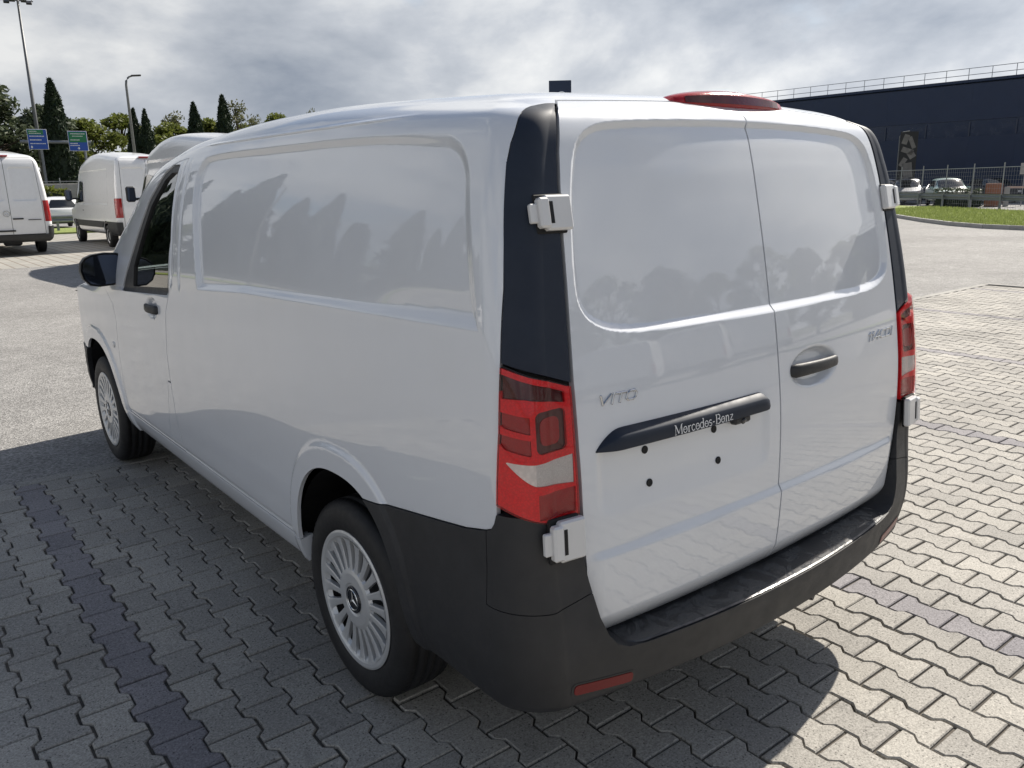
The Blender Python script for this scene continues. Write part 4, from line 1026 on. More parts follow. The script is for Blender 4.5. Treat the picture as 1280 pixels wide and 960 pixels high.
SK = [[.30, .40, .86, .20], [.40, .46, .93, .12], [.55, .56, .968, .085], [.75, .75, .985, .07], [1.0, 1.0, .990, .065], [1.3, 1.3, .985, .07], [1.6, 1.6, .968, .09], [2.0, 2.0, .930, .12], [2.35, 2.35, .885, .155], [2.53, 2.53, .852, .185],
      [2.63, 2.625, .805, .23], [2.71, 2.695, .73, .31], [2.82, 2.745, .57, .48], [2.98, 2.775, .30, .8], [3.2, 2.785, 0, 1.1]]
def make_sprinter(length=6.95, rear_axle=1.62, front_axle=1.0):
    Lk = length; KFs = [[0, 1.], [Lk-2.35, 1.], [Lk-2.0, .94], [Lk-1.7, .76], [Lk-1.4, .52], [Lk-1.1, .29], [Lk-.9, .15], [Lk-.7, .08], [Lk-.25, 0.], [Lk, -.1]]
    S = body_fn(SK, KFs, .11, Lk, .40, 1.15, shift=.20, wref=.80, cowl=Lk-.75, bow=.035)
    ra, fa = rear_axle, Lk-front_axle
    root = empty('parked_van', (0, 0, 0), 0, 'white high-roof panel van', 'van')
    ae = lambda P_, c_: np.hypot(P_[..., 1]-c_, (P_[..., 2]-.36)*.95)-.44
    lin = np.linspace; xe = lambda z: .80-.06*np.clip((z-1.4)/1.2, 0, 1)
    cor = lambda P_, u: np.where(u < .82, xe(P_[..., 2])-np.abs(P_[..., 0]), -1.0)
    def SD(u, v):
        P_ = S(u, v).copy(); x, y, z = P_[..., 0], P_[..., 1], P_[..., 2]; u = np.asarray(u, float)
        P_[..., 1] += .025*sstep(0, -.05, rbox(x, z, -.40, 1.95, .33, .46, .10))*(1-sstep(.78, .84, u))
        P_[..., 0] += .02*sstep(0, -.05, rbox(y, z, 3.1, 1.85, 2.0, .55, .12))*sstep(.95, 1.0, u); return P_
    for right in (False, True):
        sg = dict(right=right)
        vz = np.concatenate([lin(.42, 2.5, 90), lin(2.5, 2.84, 24)[1:]])
        dr = patch('rear_door', SD, lin(0, .84, 40), vz, [lambda P_, u, v: -P_[..., 0]-.006, lambda P_, u, v: cor(P_, u)-.006, lambda P_, u, v: P_[..., 2]-.60, lambda P_, u, v: 2.66-v], 'paint_far', root, flange=.03, **sg)
        patch('side_panel', SD, np.concatenate([lin(0, .8, 24), lin(.8, .95, 10)[1:], lin(.95, 5, 110)[1:], lin(5, 6, 14)[1:], lin(6, 7, 8)[1:]]), np.concatenate([lin(.32, 2.5, 64), lin(2.5, 3.2, 30)[1:]]),
              [lambda P_, u, v: np.where((u < .9) & (P_[..., 2] > .58) & (v < 2.67), -cor(P_, u)-.006, 1.0), lambda P_, u, v: ae(P_, ra), lambda P_, u, v: ae(P_, fa), lambda P_, u, v: P_[..., 2]-.42], 'paint_far', root, flange=.03, **sg)
        patch('inner_shell', S, np.concatenate([lin(0, .95, 16), lin(.95, 5, 30)[1:]]), lin(.5, 2.7, 20), [lambda P_, u, v: ae(P_, ra)-.06, lambda P_, u, v: ae(P_, fa)-.06], 'gap_black', root, off=-.05, flange=0, **sg)
        pw = sdpoly([(Lk-2.50, 1.42), (Lk-2.52, 2.02), (Lk-2.05, 2.06), (Lk-1.78, 1.98), (Lk-1.42, 1.62), (Lk-1.28, 1.36)])
        wdw = patch('side_window', S, lin(2.5, 5, 90), lin(1.2, 2.7, 60), [lambda P_, u, v: .02-pw(P_[..., 1], P_[..., 2])], 'far_glass', root, off=.006, flange=.01, **sg)
        scr = lambda P_, u, v: np.minimum(np.minimum(.90-S.keff(P_[..., 0], P_[..., 1]), S.keff(P_[..., 0], P_[..., 1])-.17), (v-2.68)*2)
        patch('windscreen', S, lin(2.5, 5, 60), lin(2.6, 3.2, 24), [scr], 'far_glass', root, off=.006, flange=.01, **sg)
        # rub strip, tail lamp, bumper
        patch('rub_strip', S, np.concatenate([lin(.86, .95, 8), lin(.95, 5, 90)[1:]]), lin(.5, 1.0, 24), [lambda P_, u, v: P_[..., 2]-.60, lambda P_, u, v: .80-P_[..., 2], lambda P_, u, v: ae(P_, ra)-.015, lambda P_, u, v: ae(P_, fa)-.015, lambda P_, u, v: Lk-.6-P_[..., 1]], 'grey_plastic', root, off=.014, flange=.02, **sg)
        lp = lambda P_, u, v: np.minimum(np.minimum(P_[..., 2]-.93, 1.50-P_[..., 2]), np.minimum(np.where(u < .9, np.abs(P_[..., 0])-xe(P_[..., 2])-.02, 1), np.where(u > .9, .30-P_[..., 1], 1)))
        tl = patch('tail_lamp', S, np.concatenate([lin(.7, .95, 24), lin(.95, 1.2, 14)[1:]]), lin(.85, 1.6, 36), [lp], 'red_lens_far', root, off=.012, flange=.02, **sg)
        patch('reversing_lens', S, np.concatenate([lin(.7, .95, 24), lin(.95, 1.2, 14)[1:]]), lin(.78, .95, 16), [lambda P_, u, v: np.minimum(np.minimum(P_[..., 2]-.84, .925-P_[..., 2]), np.minimum(np.where(u < .9, np.abs(P_[..., 0])-xe(P_[..., 2])-.02, 1), np.where(u > .9, .28-P_[..., 1], 1)))], 'letter_white', tl, off=.012, flange=.02, **sg)
        patch('bumper', S, np.concatenate([lin(0, .95, 34), lin(.95, 1.6, 20)[1:]]), lin(.3, .85, 24), [lambda P_, u, v: np.where(u > .80, .80, .585)-P_[..., 2], lambda P_, u, v: P_[..., 2]-.42, lambda P_, u, v: ae(P_, ra)-.01, lambda P_, u, v: 1.1-P_[..., 1]], 'black_plastic', root, off=.05, flange=.06, **sg)
        sgn = 1 if right else -1
        mr = MB().box((sgn*1.20, Lk-1.42, 1.62), (.11, .06, .19), .04).box((sgn*1.04, Lk-1.42, 1.50), (.10, .035, .03), .01).build('door_mirror', 'black_plastic', root)
        MB().box((sgn*1.20, Lk-1.483, 1.62), (.085, .004, .16), .0).build('mirror_glass', 'mirror_face', mr)
        MB().box((sgn*(.985), Lk-2.42, 1.12), (.014, .11, .025), .01).build('handle', 'black_plastic', root)
        for yy in (ra, fa):
            wh = simple_wheel(root, .345, .23); wh.location = (sgn*.86, yy, .345); wh.rotation_euler = (.3, 0, 0 if right else math.pi)
    MB().box((.16, .050, 1.02), (.13, .014, .020), .008).build('door_handle', 'black_plastic', root)
    MB().box((-.14, .045, .70), (.20, .014, .022), .008).build('step_handle', 'black_plastic', root)
    star_badge(T((-.10, .055, 1.16), 0, math.pi/2), .085, root)
    MB().box((.56, .050, .985), (.16, .004, .010), 0).build('badge_lettering', 'steel_dark', root)
    MB().box((0, .26, 2.70), (.16, .05, .02), .01).build('high_brake_lamp', 'red_lens_far', root)
    MB().box((0, Lk/2, .48), (.80, Lk/2-.5, .10), 0).build('underbody', 'gap_black', root)
    MB().box((0, .50, .36), (.22, .12, .07), .03).build('exhaust_box', 'steel_dark', root)
    return root
van_spots = [((1.50, 25.1), 0, 'white high-roof van in the far bays with its rear doors square to us', 'white vans'),
             ((5.30, 25.5), 0, 'white high-roof van with grey rub strip and red tail lamp, left side showing', 'white vans'),
             ((4.80, 15.5), 0, 'high-roof van with black door mirror standing in the lane beyond the cab', 'white vans')]
van_spots += [((x, y), r_, 'white van outside the picture, mirrored in the paintwork', 'white vans mirrored in the paintwork') for x, y, r_ in ((-31, 30.3, 0), (17, -20, 2.6), (21.5, -18.5, 2.6), (27, -17, 2.6), (3, -27, 0))]
sp = make_sprinter()
for i, ((x, y), rz, lab, grp) in enumerate(van_spots):
    o = sp if i == 0 else copy_tree(sp); o.location = (x, y, 0); o.rotation_euler = (0, 0, rz); tag(o, lab, 'van', grp)

CK = [[.20, .24, .74, .12], [.34, .34, .83, .04], [.58, .58, .875, .02], [.80, .80, .875, .04], [.92, .92, .855, .09], [1.05, 1.05, .80, .24], [1.2, 1.20, .735, .40], [1.34, 1.34, .66, .56], [1.42, 1.41, .58, .70], [1.48, 1.45, .42, .95], [1.56, 1.47, .2, 1.25], [1.65, 1.475, 0, 1.5]]
def make_car(paint, name='parked_car'):
    Lk = 4.1; KFc = [[0, 1.], [1.9, 1.], [2.2, .95], [2.5, .74], [2.8, .45], [3.05, .2], [3.2, .1], [3.5, .05], [3.9, -.03], [4.1, -.1]]
    S = body_fn(CK, KFc, .16, Lk, .40, .90, shift=.15, wref=.65, bow=.10, cowl=3.15, nose=.2)
    root = empty(name, (0, 0, 0)); lin = np.linspace; ra, fa = .72, 3.28
    ae = lambda P_, c_: np.hypot(P_[..., 1]-c_, P_[..., 2]-.30)-.345
    win = lambda P_: -np.maximum(np.maximum(.955-P_[..., 2], P_[..., 2]-(.90+.46*np.clip(S.keff(P_[..., 0], P_[..., 1]), 0, 1))), np.maximum(.62-P_[..., 1], P_[..., 1]-2.75))
    rwin = lambda P_, u, v: -np.maximum(np.maximum(.97-P_[..., 2], P_[..., 2]-1.34), np.abs(P_[..., 0])-(.66-.25*np.clip((P_[..., 2]-.97)/.4, 0, 1)))
    scr = lambda P_, u, v: np.minimum(np.minimum(.90-S.keff(P_[..., 0], P_[..., 1]), S.keff(P_[..., 0], P_[..., 1])-.14), (v-1.40)*2)
    for right in (False, True):
        sg = dict(right=right)
        patch('body', S, np.concatenate([lin(0, .8, 20), lin(.8, .95, 10)[1:], lin(.95, 5, 70)[1:], lin(5, 6, 14)[1:], lin(6, 7, 10)[1:]]), lin(.22, 1.65, 60), [lambda P_, u, v: ae(P_, ra), lambda P_, u, v: ae(P_, fa), lambda P_, u, v: P_[..., 2]-.27], paint, root, flange=.03, **sg)
        patch('side_window', S, lin(.95, 5, 90), lin(.9, 1.45, 30), [lambda P_, u, v: win(P_)], 'far_glass', root, off=.005, flange=.008, **sg)
        patch('rear_window', S, lin(0, .8, 24), lin(.9, 1.45, 30), [rwin], 'far_glass', root, off=.006, flange=.008, **sg)
        patch('windscreen', S, lin(2.0, 5, 60), lin(1.36, 1.65, 20), [scr], 'far_glass', root, off=.006, flange=.008, **sg)
        patch('tail_lamp', S, lin(.5, .95, 30), lin(.6, .95, 20), [lambda P_, u, v: -rbox(u, P_[..., 2], .80, .80, .13, .07, .03)], 'red_lens_far', root, off=.008, flange=.01, **sg)
        patch('headlamp', S, lin(4.9, 6.5, 40), lin(.5, .92, 24), [lambda P_, u, v: -rbox(u, P_[..., 2], 5.6, .66, .40, .06, .04)], 'lens_silver', root, off=.008, flange=.01, **sg)
        sgn = 1 if right else -1
        MB().box((sgn*.93, 2.72, .98), (.09, .05, .06), .03).build('door_mirror', paint, root)
        for yy in (ra, fa):
            wh = simple_wheel(root, .30, .19); wh.location = (sgn*.76, yy, .30); wh.rotation_euler = (0, 0, 0 if right else math.pi)
    MB().box((0, .005, .48), (.26, .012, .055), .004).build('number_plate', 'letter_white', root)
    MB().box((0, Lk/2, .32), (.66, Lk/2-.3, .08), 0).build('underbody', 'gap_black', root)
    patch('bumper', S, np.concatenate([lin(0, .95, 30)]), lin(.22, .5, 14), [lambda P_, u, v: .43-P_[..., 2], lambda P_, u, v: P_[..., 2]-.26], 'black_plastic', root, off=.03, flange=.04)
    patch('bumper', S, np.concatenate([lin(0, .95, 30)]), lin(.22, .5, 14), [lambda P_, u, v: .43-P_[..., 2], lambda P_, u, v: P_[..., 2]-.26], 'black_plastic', root, off=.03, flange=.04, right=True)
    return root
base = make_car('paint_far'); base.location = (6.55, 45.4, -.03); base.scale = (1.04, 1, 1.06)
tag(base, 'white hatchback seen from behind, on the road beyond the guard rail between two vans', 'car', 'cars in the background')
def recolour(root, a, b):
    for o in list(root.children)+[c for q in root.children for c in q.children]:
        if o.data and o.data.materials and o.data.materials[0].name == a:
            o.data = o.data.copy(); o.data.materials[0] = M[b]
for (x, y, rz, paint, lab) in ((50.2, 22.2, 2.15, 'paint_green', 'pale green car with sunlit windscreen parked behind the wire fence'), (53.0, 25.6, 2.0, 'paint_silver', 'silver car parked behind the wire fence beside the pale green one'),
                               (57.2, 23.0, 2.4, 'paint_dark', 'dark car parked in the shade before the navy building'), (56.2, 29.2, 2.3, 'paint_far', 'white car half hidden beyond the banner')):
    c = copy_tree(base); recolour(c, 'paint_far', paint); c.location = (x, y, 0); c.rotation_euler = (0, 0, rz); tag(c, lab, 'car', 'cars in the background')

# ================================================================== STREET FURNITURE
def guard_rail(p0, p1, label, z0=0.0):
    p0, p1 = np.array(p0, float), np.array(p1, float); d = p1-p0; L = np.linalg.norm(d); a = math.atan2(d[1], d[0])
    g = empty('guard_rail', (p0[0], p0[1], z0), a, label, 'guard rail', 'steel guard rails')
    prof = [(.0, .44), (.045, .47), (.045, .53), (.0, .58), (.0, .61), (.045, .66), (.045, .72), (.0, .75)]
    b = MB(); v_ = [(x, -o, z) for x in (0, L) for o, z in prof]+[(x, -o+.006, z) for x in (0, L) for o, z in prof]; n = len(prof)
    b.add(v_, [(i, n+i, n+i+1, i+1) for i in range(n-1)]+[(2*n+i, 2*n+i+1, 3*n+i+1, 3*n+i) for i in range(n-1)]); b.build('beam', 'galvanised', g)
    pm = None
    for k in range(int(L/2.5)+1):
        if pm is None: o = MB().box((0, .07, .30), (.05, .035, .42), .005).build('post', 'galvanised', g); pm = o.data
        else: o = bpy.data.objects.new('post', pm); COL.objects.link(o); o.parent = g
        o.location = (min(k*2.5+.3, L-.06), 0, 0)
    return g
guard_rail((-40, 40.4), (26, 40.4), 'steel guard rail on the verge behind the far parked vans')
GP, GD = np.array([39.4, 13.6]), np.array([.603, .798]); GN = np.array([.798, -.603])
gp = lambda s, o=0.0: GP+GD*s+GN*o
guard_rail(gp(-26), gp(34), 'steel guard rail along the grass before the navy building', .06)
def wire_fence(p0, p1, H, label, step=2.5, cell=.20, name='wire_fence'):
    p0, p1 = np.array(p0, float), np.array(p1, float); d = p1-p0; L = np.linalg.norm(d); a = math.atan2(d[1], d[0])
    g = empty(name, (p0[0], p0[1], 0), a, label, 'fence', 'wire fences'); pm = None
    n = int(L/step)
    for k in range(n+1):
        if pm is None: o = MB().tube([(0, 0, -.08), (0, 0, H+.22)], .03, 8).build('post', 'rail_metal', g); pm = o.data
        else: o = bpy.data.objects.new('post', pm); COL.objects.link(o); o.parent = g
        o.location = (min(k*step, L-.05), 0, 0)
    MB().tube([(0, 0, H), (L, 0, H)], .02, 6).build('top_rail', 'rail_metal', g)
    b = MB()
    for k in range(int(L/cell)+1): b.box((k*cell, 0, H/2), (.003, .003, H/2), 0)
    for k in range(int(H/cell)+1): b.box((L/2, .006, k*cell+.05), (L/2, .003, .003), 0)
    tag(b.build('wire_mesh', 'rail_metal', g), kind='stuff'); return g
wire_fence(gp(-22, .7), gp(34, .7), 2.05, 'tall wire mesh fence on posts in front of the navy building')
wire_fence((6.5, 61.5), (24, 61.5), 2.5, 'dark wire mesh fence below the blue road signs', 3.0)
# grass island with kerb
kp = [(46, 28.5), (41, 23.7), (36.5, 19.4), (32.8, 16.1), (29.8, 13.6), (27.8, 11.7), (26.7, 10.2), (26.1, 8.4), (25.9, 6), (25.9, 0), (25.9, -8), (25.9, -22)]
fp = [gp(s, -.45) for s in (16, 11, 7, 4, 1, -2, -5, -8, -11, -16, -21, -26)]
b = MB(); nn_ = 5
for i in range(len(kp)-1):
    for j in range(nn_):
        q = lambda k, t_: tuple(np.array(kp[k])*(1-t_)+np.array(fp[k])*t_)+(.10+.03*math.sin(t_*3),)
        b.add([q(i, j/nn_), q(i+1, j/nn_), q(i+1, (j+1)/nn_), q(i, (j+1)/nn_)], [(0, 1, 2, 3)])
tag(b.build('grass_verge', 'turf'), 'mown grass island before the fence', kind='structure')
gv, gf = [], []; grng = np.random.default_rng(5)
for _ in range(16000):
    i = grng.integers(2, 9); s_, t_ = grng.random(), grng.random()**1.2*.98
    a_ = np.array(kp[i])*(1-s_)+np.array(kp[i+1])*s_; c_ = np.array(fp[i])*(1-s_)+np.array(fp[i+1])*s_; q_ = a_*(1-t_)+c_*t_
    h_, w_, an = .05+.07*grng.random(), .012+.02*grng.random(), grng.random()*6.28; k = len(gv); zz = .10+.03*math.sin(t_*3)
    gv += [(q_[0]-w_*math.cos(an), q_[1]-w_*math.sin(an), zz), (q_[0]+w_*math.cos(an), q_[1]+w_*math.sin(an), zz), (q_[0]+grng.normal(0, .02), q_[1]+grng.normal(0, .02), zz+h_)]; gf.append((k, k+1, k+2))
tag(MB().add(gv, gf).build('grass', 'leaf_grass'), 'short green grass on the island', kind='stuff')
kerb = empty('kerb', (0, 0, 0)); tag(kerb, 'grey concrete kerb round the grass island', kind='structure')
km = None
for i in range(len(kp)-1):
    p0, p1 = np.array(kp[i]), np.array(kp[i+1]); d = p1-p0; L = np.linalg.norm(d); n = max(1, int(round(L)))
    for k in range(n):
        c_ = p0+d*(k+.5)/n; o = MB().box((0, 0, .055), (L/n/2+.003, .07, .075), .012).build('kerb_stone', 'concrete', kerb) if km is None else bpy.data.objects.new('kerb_stone', km)
        if km is None: km = o.data
        else: COL.objects.link(o); o.parent = kerb; o.scale = (L/n, 1, 1)
        o.location = (c_[0], c_[1], 0); o.rotation_euler = (0, 0, math.atan2(d[1], d[0]))
MB().box((0, 41.0, -.01), (75, 2.45, .09), .02).build('verge', 'turf')['kind'] = 'structure'

# ---- navy building with roof railing
bld = empty('dark_building', (60, 10, 0), 0, 'long dark navy building with a railing along its flat roof', 'building')
X0, Y0, Y1, HB = 0.0, -36.0, 36.5, 7.95
MB().box((12, (Y0+Y1)/2, HB/2-.04), (11.9, (Y1-Y0)/2, HB/2), 0).build('wall', 'navy_panel', bld)
MB().box((11.9, (Y0+Y1)/2, HB+.06), (12.1, (Y1-Y0)/2+.1, .10), .02).build('parapet', 'navy_panel', bld)
pmesh, smesh = {}, None
for k, y in enumerate(np.arange(Y0+.1, Y1-2, 3.0)):
    for (z0, z1, mt, nm, dp) in ((.15, 4.37, 'navy_panel', 'wall_panel', .05), (4.376, 5.41, 'navy_glass', 'window', .03), (5.42, HB-.12, 'navy_panel', 'wall_panel', .05)):
        if (z0, mt) not in pmesh:
            o = MB().box((-dp, 1.499, (z0+z1)/2), (dp, 1.4985, (z1-z0)/2), 0).build(nm, mt, bld); pmesh[(z0, mt)] = o.data
        else: o = bpy.data.objects.new(nm, pmesh[(z0, mt)]); COL.objects.link(o); o.parent = bld
        o.location = (.02, y, 0)
    if smesh is None: o = MB().box((-.06, 0, 4.83), (.05, .045, .46), 0).build('mullion', 'navy_mullion', bld); smesh = o.data
    else: o = bpy.data.objects.new('mullion', smesh); COL.objects.link(o); o.parent = bld
    o.location = (0, y-.02, 0)
rail = empty('roof_railing', (60.35, 10, HB+.1), 0, 'thin metal railing along the roof edge of the navy building', 'railing')
for z in (.42, .85): MB().tube([(0, Y0, z), (0, Y1, z)], .022, 6).build('rail', 'rail_metal', rail)
pm = None
for y in np.arange(Y0, Y1, 1.52):
    if pm is None: o = MB().tube([(0, 0, 0), (0, 0, .87)], .024, 6).build('post', 'rail_metal', rail); pm = o.data
    else: o = bpy.data.objects.new('post', pm); COL.objects.link(o); o.parent = rail
    o.location = (0, y, 0)
# feather banner
bn = empty('banner', (51.3, 25.0, 0), -.95, 'tall dark feather banner with pale grey pattern on a pole before the navy building', 'banner')
MB().tube([(-.56, 0, 0), (-.56, 0, 4.2), (-.40, 0, 4.45), (0, 0, 4.5)], .025, 8).build('pole', 'pole_grey', bn)
MB().box((0, 0, 2.75), (.52, .012, 1.72), 0).build('cloth', 'banner_dark', bn)
b = MB()
for (x, z, w, h, r) in ((-.2, 4.0, .16, .30, .3), (.18, 3.8, .12, .38, -.4), (-.05, 3.3, .34, .16, .35), (.2, 3.05, .2, .22, -.6), (-.25, 2.6, .14, .28, .5), (.05, 2.1, .28, .46, -.15), (-.1, 1.4, .22, .28, .2)):
    b.box((0, 0, 0), (w, .004, h), 0, Matrix.Translation((x, -.018, z)) @ Matrix.Rotation(r, 4, 'Y'))
b.build('print', 'banner_grey', bn)
# brick gate post with barrier arm, clipped shrubs, sign plate
gt = empty('barrier_gate', (47.6, 18.2, 0), math.atan2(-18.2-1.2, -47.6-2.0)-math.pi/2-math.pi, 'orange brick gate post with a raised-level pale barrier arm beside the fence', 'barrier')
MB().box((0, 0, .62), (.42, .30, .62), .02).build('brick_post', 'brick_orange', gt); MB().box((.62, 0, .52), (.14, .16, .52), .03).build('arm_housing', 'concrete', gt)
MB().box((4.0, .05, 1.02), (3.4, .04, .055), .01).build('barrier_arm', 'barrier_paint', gt); MB().box((1.35, .3, 2.0), (.22, .02, .30), .01).build('sign_plate', 'concrete', gt)
MB().tube([(1.35, .33, 0), (1.35, .33, 2.3)], .03, 8).build('sign_post', 'rail_metal', gt)
# lamp posts
def mast(loc, H, lean=0):
    m_ = empty('light_mast', loc, -.2, 'tall dark floodlight mast rising behind the parked vans, a ring of lamps on top', 'street lamp', 'lamp posts')
    MB().tube([(0, 0, 0), (0, 0, H*.5), (0, 0, H)], [.19, .14, .08], 14).build('pole', 'pole_grey', m_, True)
    MB().tube([(-1.05, 0, H-.25), (1.05, 0, H-.25)], .045, 8).build('cross_arm', 'pole_grey', m_)
    for x, y in ((-.95, -.25), (-.45, -.35), (0, -.4), (.45, -.35), (.95, -.25), (-.5, .35), (.5, .35)):
        h = MB().box((0, 0, 0), (.20, .22, .08), .03, T((x*.8, y, H-.12 if abs(x) < .6 else H-.42), 0, .5 if y < 0 else -.5)).build('floodlight', 'lamp_dark', m_)
        MB().tube([(x, y, H-.2), (x, 0, H-.25)], .025, 6).build('bracket', 'pole_grey', h)
    return m_
mast((11.1, 76.2, -.08), 16.7)
def lamp(loc, H, rz, arm, label):
    m_ = empty('street_lamp', loc, rz, label, 'street lamp', 'lamp posts')
    MB().tube([(0, 0, 0), (0, 0, H-.35), (.03, 0, H-.12), (.12, 0, H+.02), (max(arm, .3)*.6, 0, H+.09), (arm+.02, 0, H+.14)], [.10, .062, .058, .052, .045, .04], 12).build('pole', 'pole_grey', m_, True)
    MB().box((0, 0, 0), (.26, .11, .04), .02, T((arm+.22, 0, H+.17), 0, 0, -.08)).build('lamp_head', 'lamp_dark', m_); return m_
lamp((10.95, 48.2, -.08), 7.75, -.2, .32, 'slim grey street lamp with a single arm behind the second parked van')
lamp((-15.0, 37.5, 0), 9.5, .3, 1.2, 'street lamp among the cypresses mirrored in the van side')
# road signs on a gantry
def road_sign(loc, rz, gsplit, label, lines):
    s_ = empty('road_sign', loc, rz, label, 'road sign', 'blue road signs'); W_, H_ = .64, .72
    MB().box((0, 0, 0), (W_, .02, H_), .01).build('border', 'letter_white', s_)
    pl_ = MB().box((0, -.016, 0), (W_-.025, .012, H_-.025), .005).build('panel', 'sign_blue', s_)
    MB().box((gsplit[0], -.030, gsplit[1]), (gsplit[2], .005, gsplit[3]), .003).build('destination_panel', 'sign_green', s_)
    b = MB(); r_ = random.Random(int(loc[0]*10))
    for z, x0, x1, h in lines:
        x = x0
        while x < x1:
            w = r_.uniform(.02, .045); b.box((x+w, -.0375, z), (w, .002, h), 0); x += 2*w+.022
    tag(b.build('lettering', 'letter_white', pl_), kind='stuff')
    MB().add([(-.5, -.031, -.62), (-.38, -.031, -.62), (-.38, -.031, -.50), (-.44, -.031, -.44), (-.5, -.031, -.50)] if gsplit[0] < 0 else [(-.04, -.031, -.60), (.04, -.031, -.60), (.04, -.031, -.54), (.1, -.031, -.54), (0, -.031, -.42), (-.1, -.031, -.54), (-.04, -.031, -.54)], [tuple(range(5)) if gsplit[0] < 0 else tuple(range(7))]).build('symbol', 'letter_white', pl_)
    return s_
road_sign((9.88, 69.3, 5.62), -.17, (-.09, .50, .50, .17), 'blue road sign with a narrow green panel, left of the tall cypress', [(.56, -.5, -.05, .025), (.42, -.5, .2, .025), (.22, -.5, .45, .035), (-.04, -.5, .2, .04), (-.30, -.5, .42, .03)])
road_sign((12.48, 68.9, 5.52), -.17, (.0, .28, .58, .37), 'blue road sign with a large green panel, right of the tall cypress', [(.52, -.45, .5, .03), (.35, -.35, .3, .025), (.08, -.5, .1, .03), (-.18, -.55, -.05, .035), (-.32, -.55, .0, .03)])
gy = empty('sign_gantry', (10.1, 69.7, -.08), -.06, 'grey steel post and crossbar carrying the blue road signs', 'gantry')
MB().tube([(0, 0, 0), (0, 0, 6.2)], .10, 10).build('post', 'galvanised', gy); MB().tube([(-1.3, .1, 5.55), (3.4, .1, 5.55)], .13, 10).build('crossbar', 'galvanised', gy); MB().tube([(2.9, 0, 0), (2.9, 0, 5.6)], .10, 10).build('post', 'galvanised', gy)
# dark sign pylon with star
py_ = empty('sign_pylon', (47.2, 53.4, -.08), -.72, 'dark rectangular sign pylon with a star emblem, its top showing over the van roof', 'sign')
MB().box((0, 0, 5.15), (.95, .22, 5.15), .02).build('slab', 'navy_panel', py_); MB().box((0, 0, .06), (1.2, .4, .10), .02).build('plinth', 'concrete', py_)
star_badge(T((.12, -.222, 8.95), 0, math.pi/2), .48, py_)

# ================================================================== PLANTS
def quad_cloud(centres, size, rg, flat=.5, elong=1.0, up=0.0):
    n = len(centres); a = rg.normal(size=(n, 3)); a[:, 2] = a[:, 2]*flat+up; a /= np.linalg.norm(a, axis=1, keepdims=True)
    b = np.cross(a, rg.normal(size=(n, 3))); b /= np.linalg.norm(b, axis=1, keepdims=True)+1e-9
    s = size*rg.uniform(.6, 1.4, (n, 1)); p0, p1 = centres-a*s*elong, centres+a*s*elong; q0, q1 = centres-b*s*.55, centres+b*s*.55
    v = np.stack([p0, q0, p1, q1], 1).reshape(-1, 3); k = 4*np.arange(n); f = np.stack([k, k+1, k+2, k+3], 1)
    return v, [tuple(x) for x in f.tolist()]
def crown_mesh(v, f, name, mat):
    me = bpy.data.meshes.new(name); me.from_pydata(v.tolist(), [], f); me.update(); me.materials.append(M[mat]); return me
def cypress_meshes(seed, n=7000, ragged=.12):
    rg = np.random.default_rng(seed); t_ = rg.random(n)**.85; a = rg.random(n)*2*math.pi
    prof = np.interp(t_, [0, .03, .12, .35, .6, .85, .96, 1], [.35, .75, .98, 1.0, .80, .42, .17, .02])
    lob = 1+.13*np.sin(3*a+9*t_)+.09*np.sin(5*a-21*t_+1)+.07*np.sin(2*a+37*t_)
    r = prof*lob*(1-rg.random(n)**2.2*.45)*(1+rg.normal(0, ragged*.5, n))
    c_ = np.stack([r*np.cos(a)*.105, r*np.sin(a)*.105, .03+.97*t_], 1)
    v, f = quad_cloud(c_, .011, rg, .4, 1.9, 1.3); n0 = len(v)
    core = MB().lathe([(z, max(.001, .088*np.interp((z-.03)/.97, [0, .03, .12, .35, .6, .85, .96, 1], [.3, .7, .98, 1.0, .80, .40, .15, .0]))) for z in np.linspace(.04, .97, 20)], 12, 'z')  # solid leaf-coloured core, added inside the crown to block light
    v = np.concatenate([v]+core.v); f = f+[tuple(i+n0 for i in q) for q in core.f]
    cm_ = crown_mesh(v, f, 'crown', 'leaf_cypress'); tm = MB().tube([(0, 0, 0), (0, 0, .5)], [.012, .006], 8).build('trunk', 'bark'); tmesh = tm.data; bpy.data.objects.remove(tm); return cm_, tmesh
def tree_meshes(seed, mat, n_cl=70, leaves=110, spread=.34, base=.28, lsz=.017, thin=1.0, wide=1.0):
    """unit-height tree; crown of clumps at limb ends, gaps between"""
    rg = np.random.default_rng(seed); tr = MB(); tr.tube([(0, 0, 0), (.01, 0, base*.7), (.0, .01, .62), (.01, .0, .9)], [.030, .024, .012, .003], 9)
    cs = []
    for k in range(n_cl):
        a = rg.random()*2*math.pi; h = base+(1-base)*rg.random()**.8; env = np.interp(h, [base, base+.15, .6, .85, 1.0], [.45, .92, 1.0, .62, .12])
        r = spread*wide*env*rg.random()**.42; c_ = np.array([r*math.cos(a), r*math.sin(a), h-.02+rg.normal(0, .015)]); cs.append(c_)
        if k % 3 == 0:
            s0 = np.array([0, 0, max(base*.6, h-.22)]); mid = s0*.5+c_*.5+np.array([0, 0, .03]); tr.tube([s0, mid, c_], [.009, .006, .002], 5, False)
    cen = []
    for c_ in cs:
        m_ = int(leaves*rg.uniform(.5, 1.4)*thin); q = rg.normal(size=(m_, 3)); q /= np.linalg.norm(q, axis=1, keepdims=True); q *= (rg.random((m_, 1))**.45)*rg.uniform(.05, .10)*np.array([1.15, 1.15, .8]); cen.append(c_+q)
    v, f = quad_cloud(np.concatenate(cen), lsz, rg, .8, 1.2)
    cm_ = crown_mesh(v, f, 'crown', mat); to = tr.build('trunk', 'bark'); tmesh = to.data; bpy.data.objects.remove(to); return cm_, tmesh
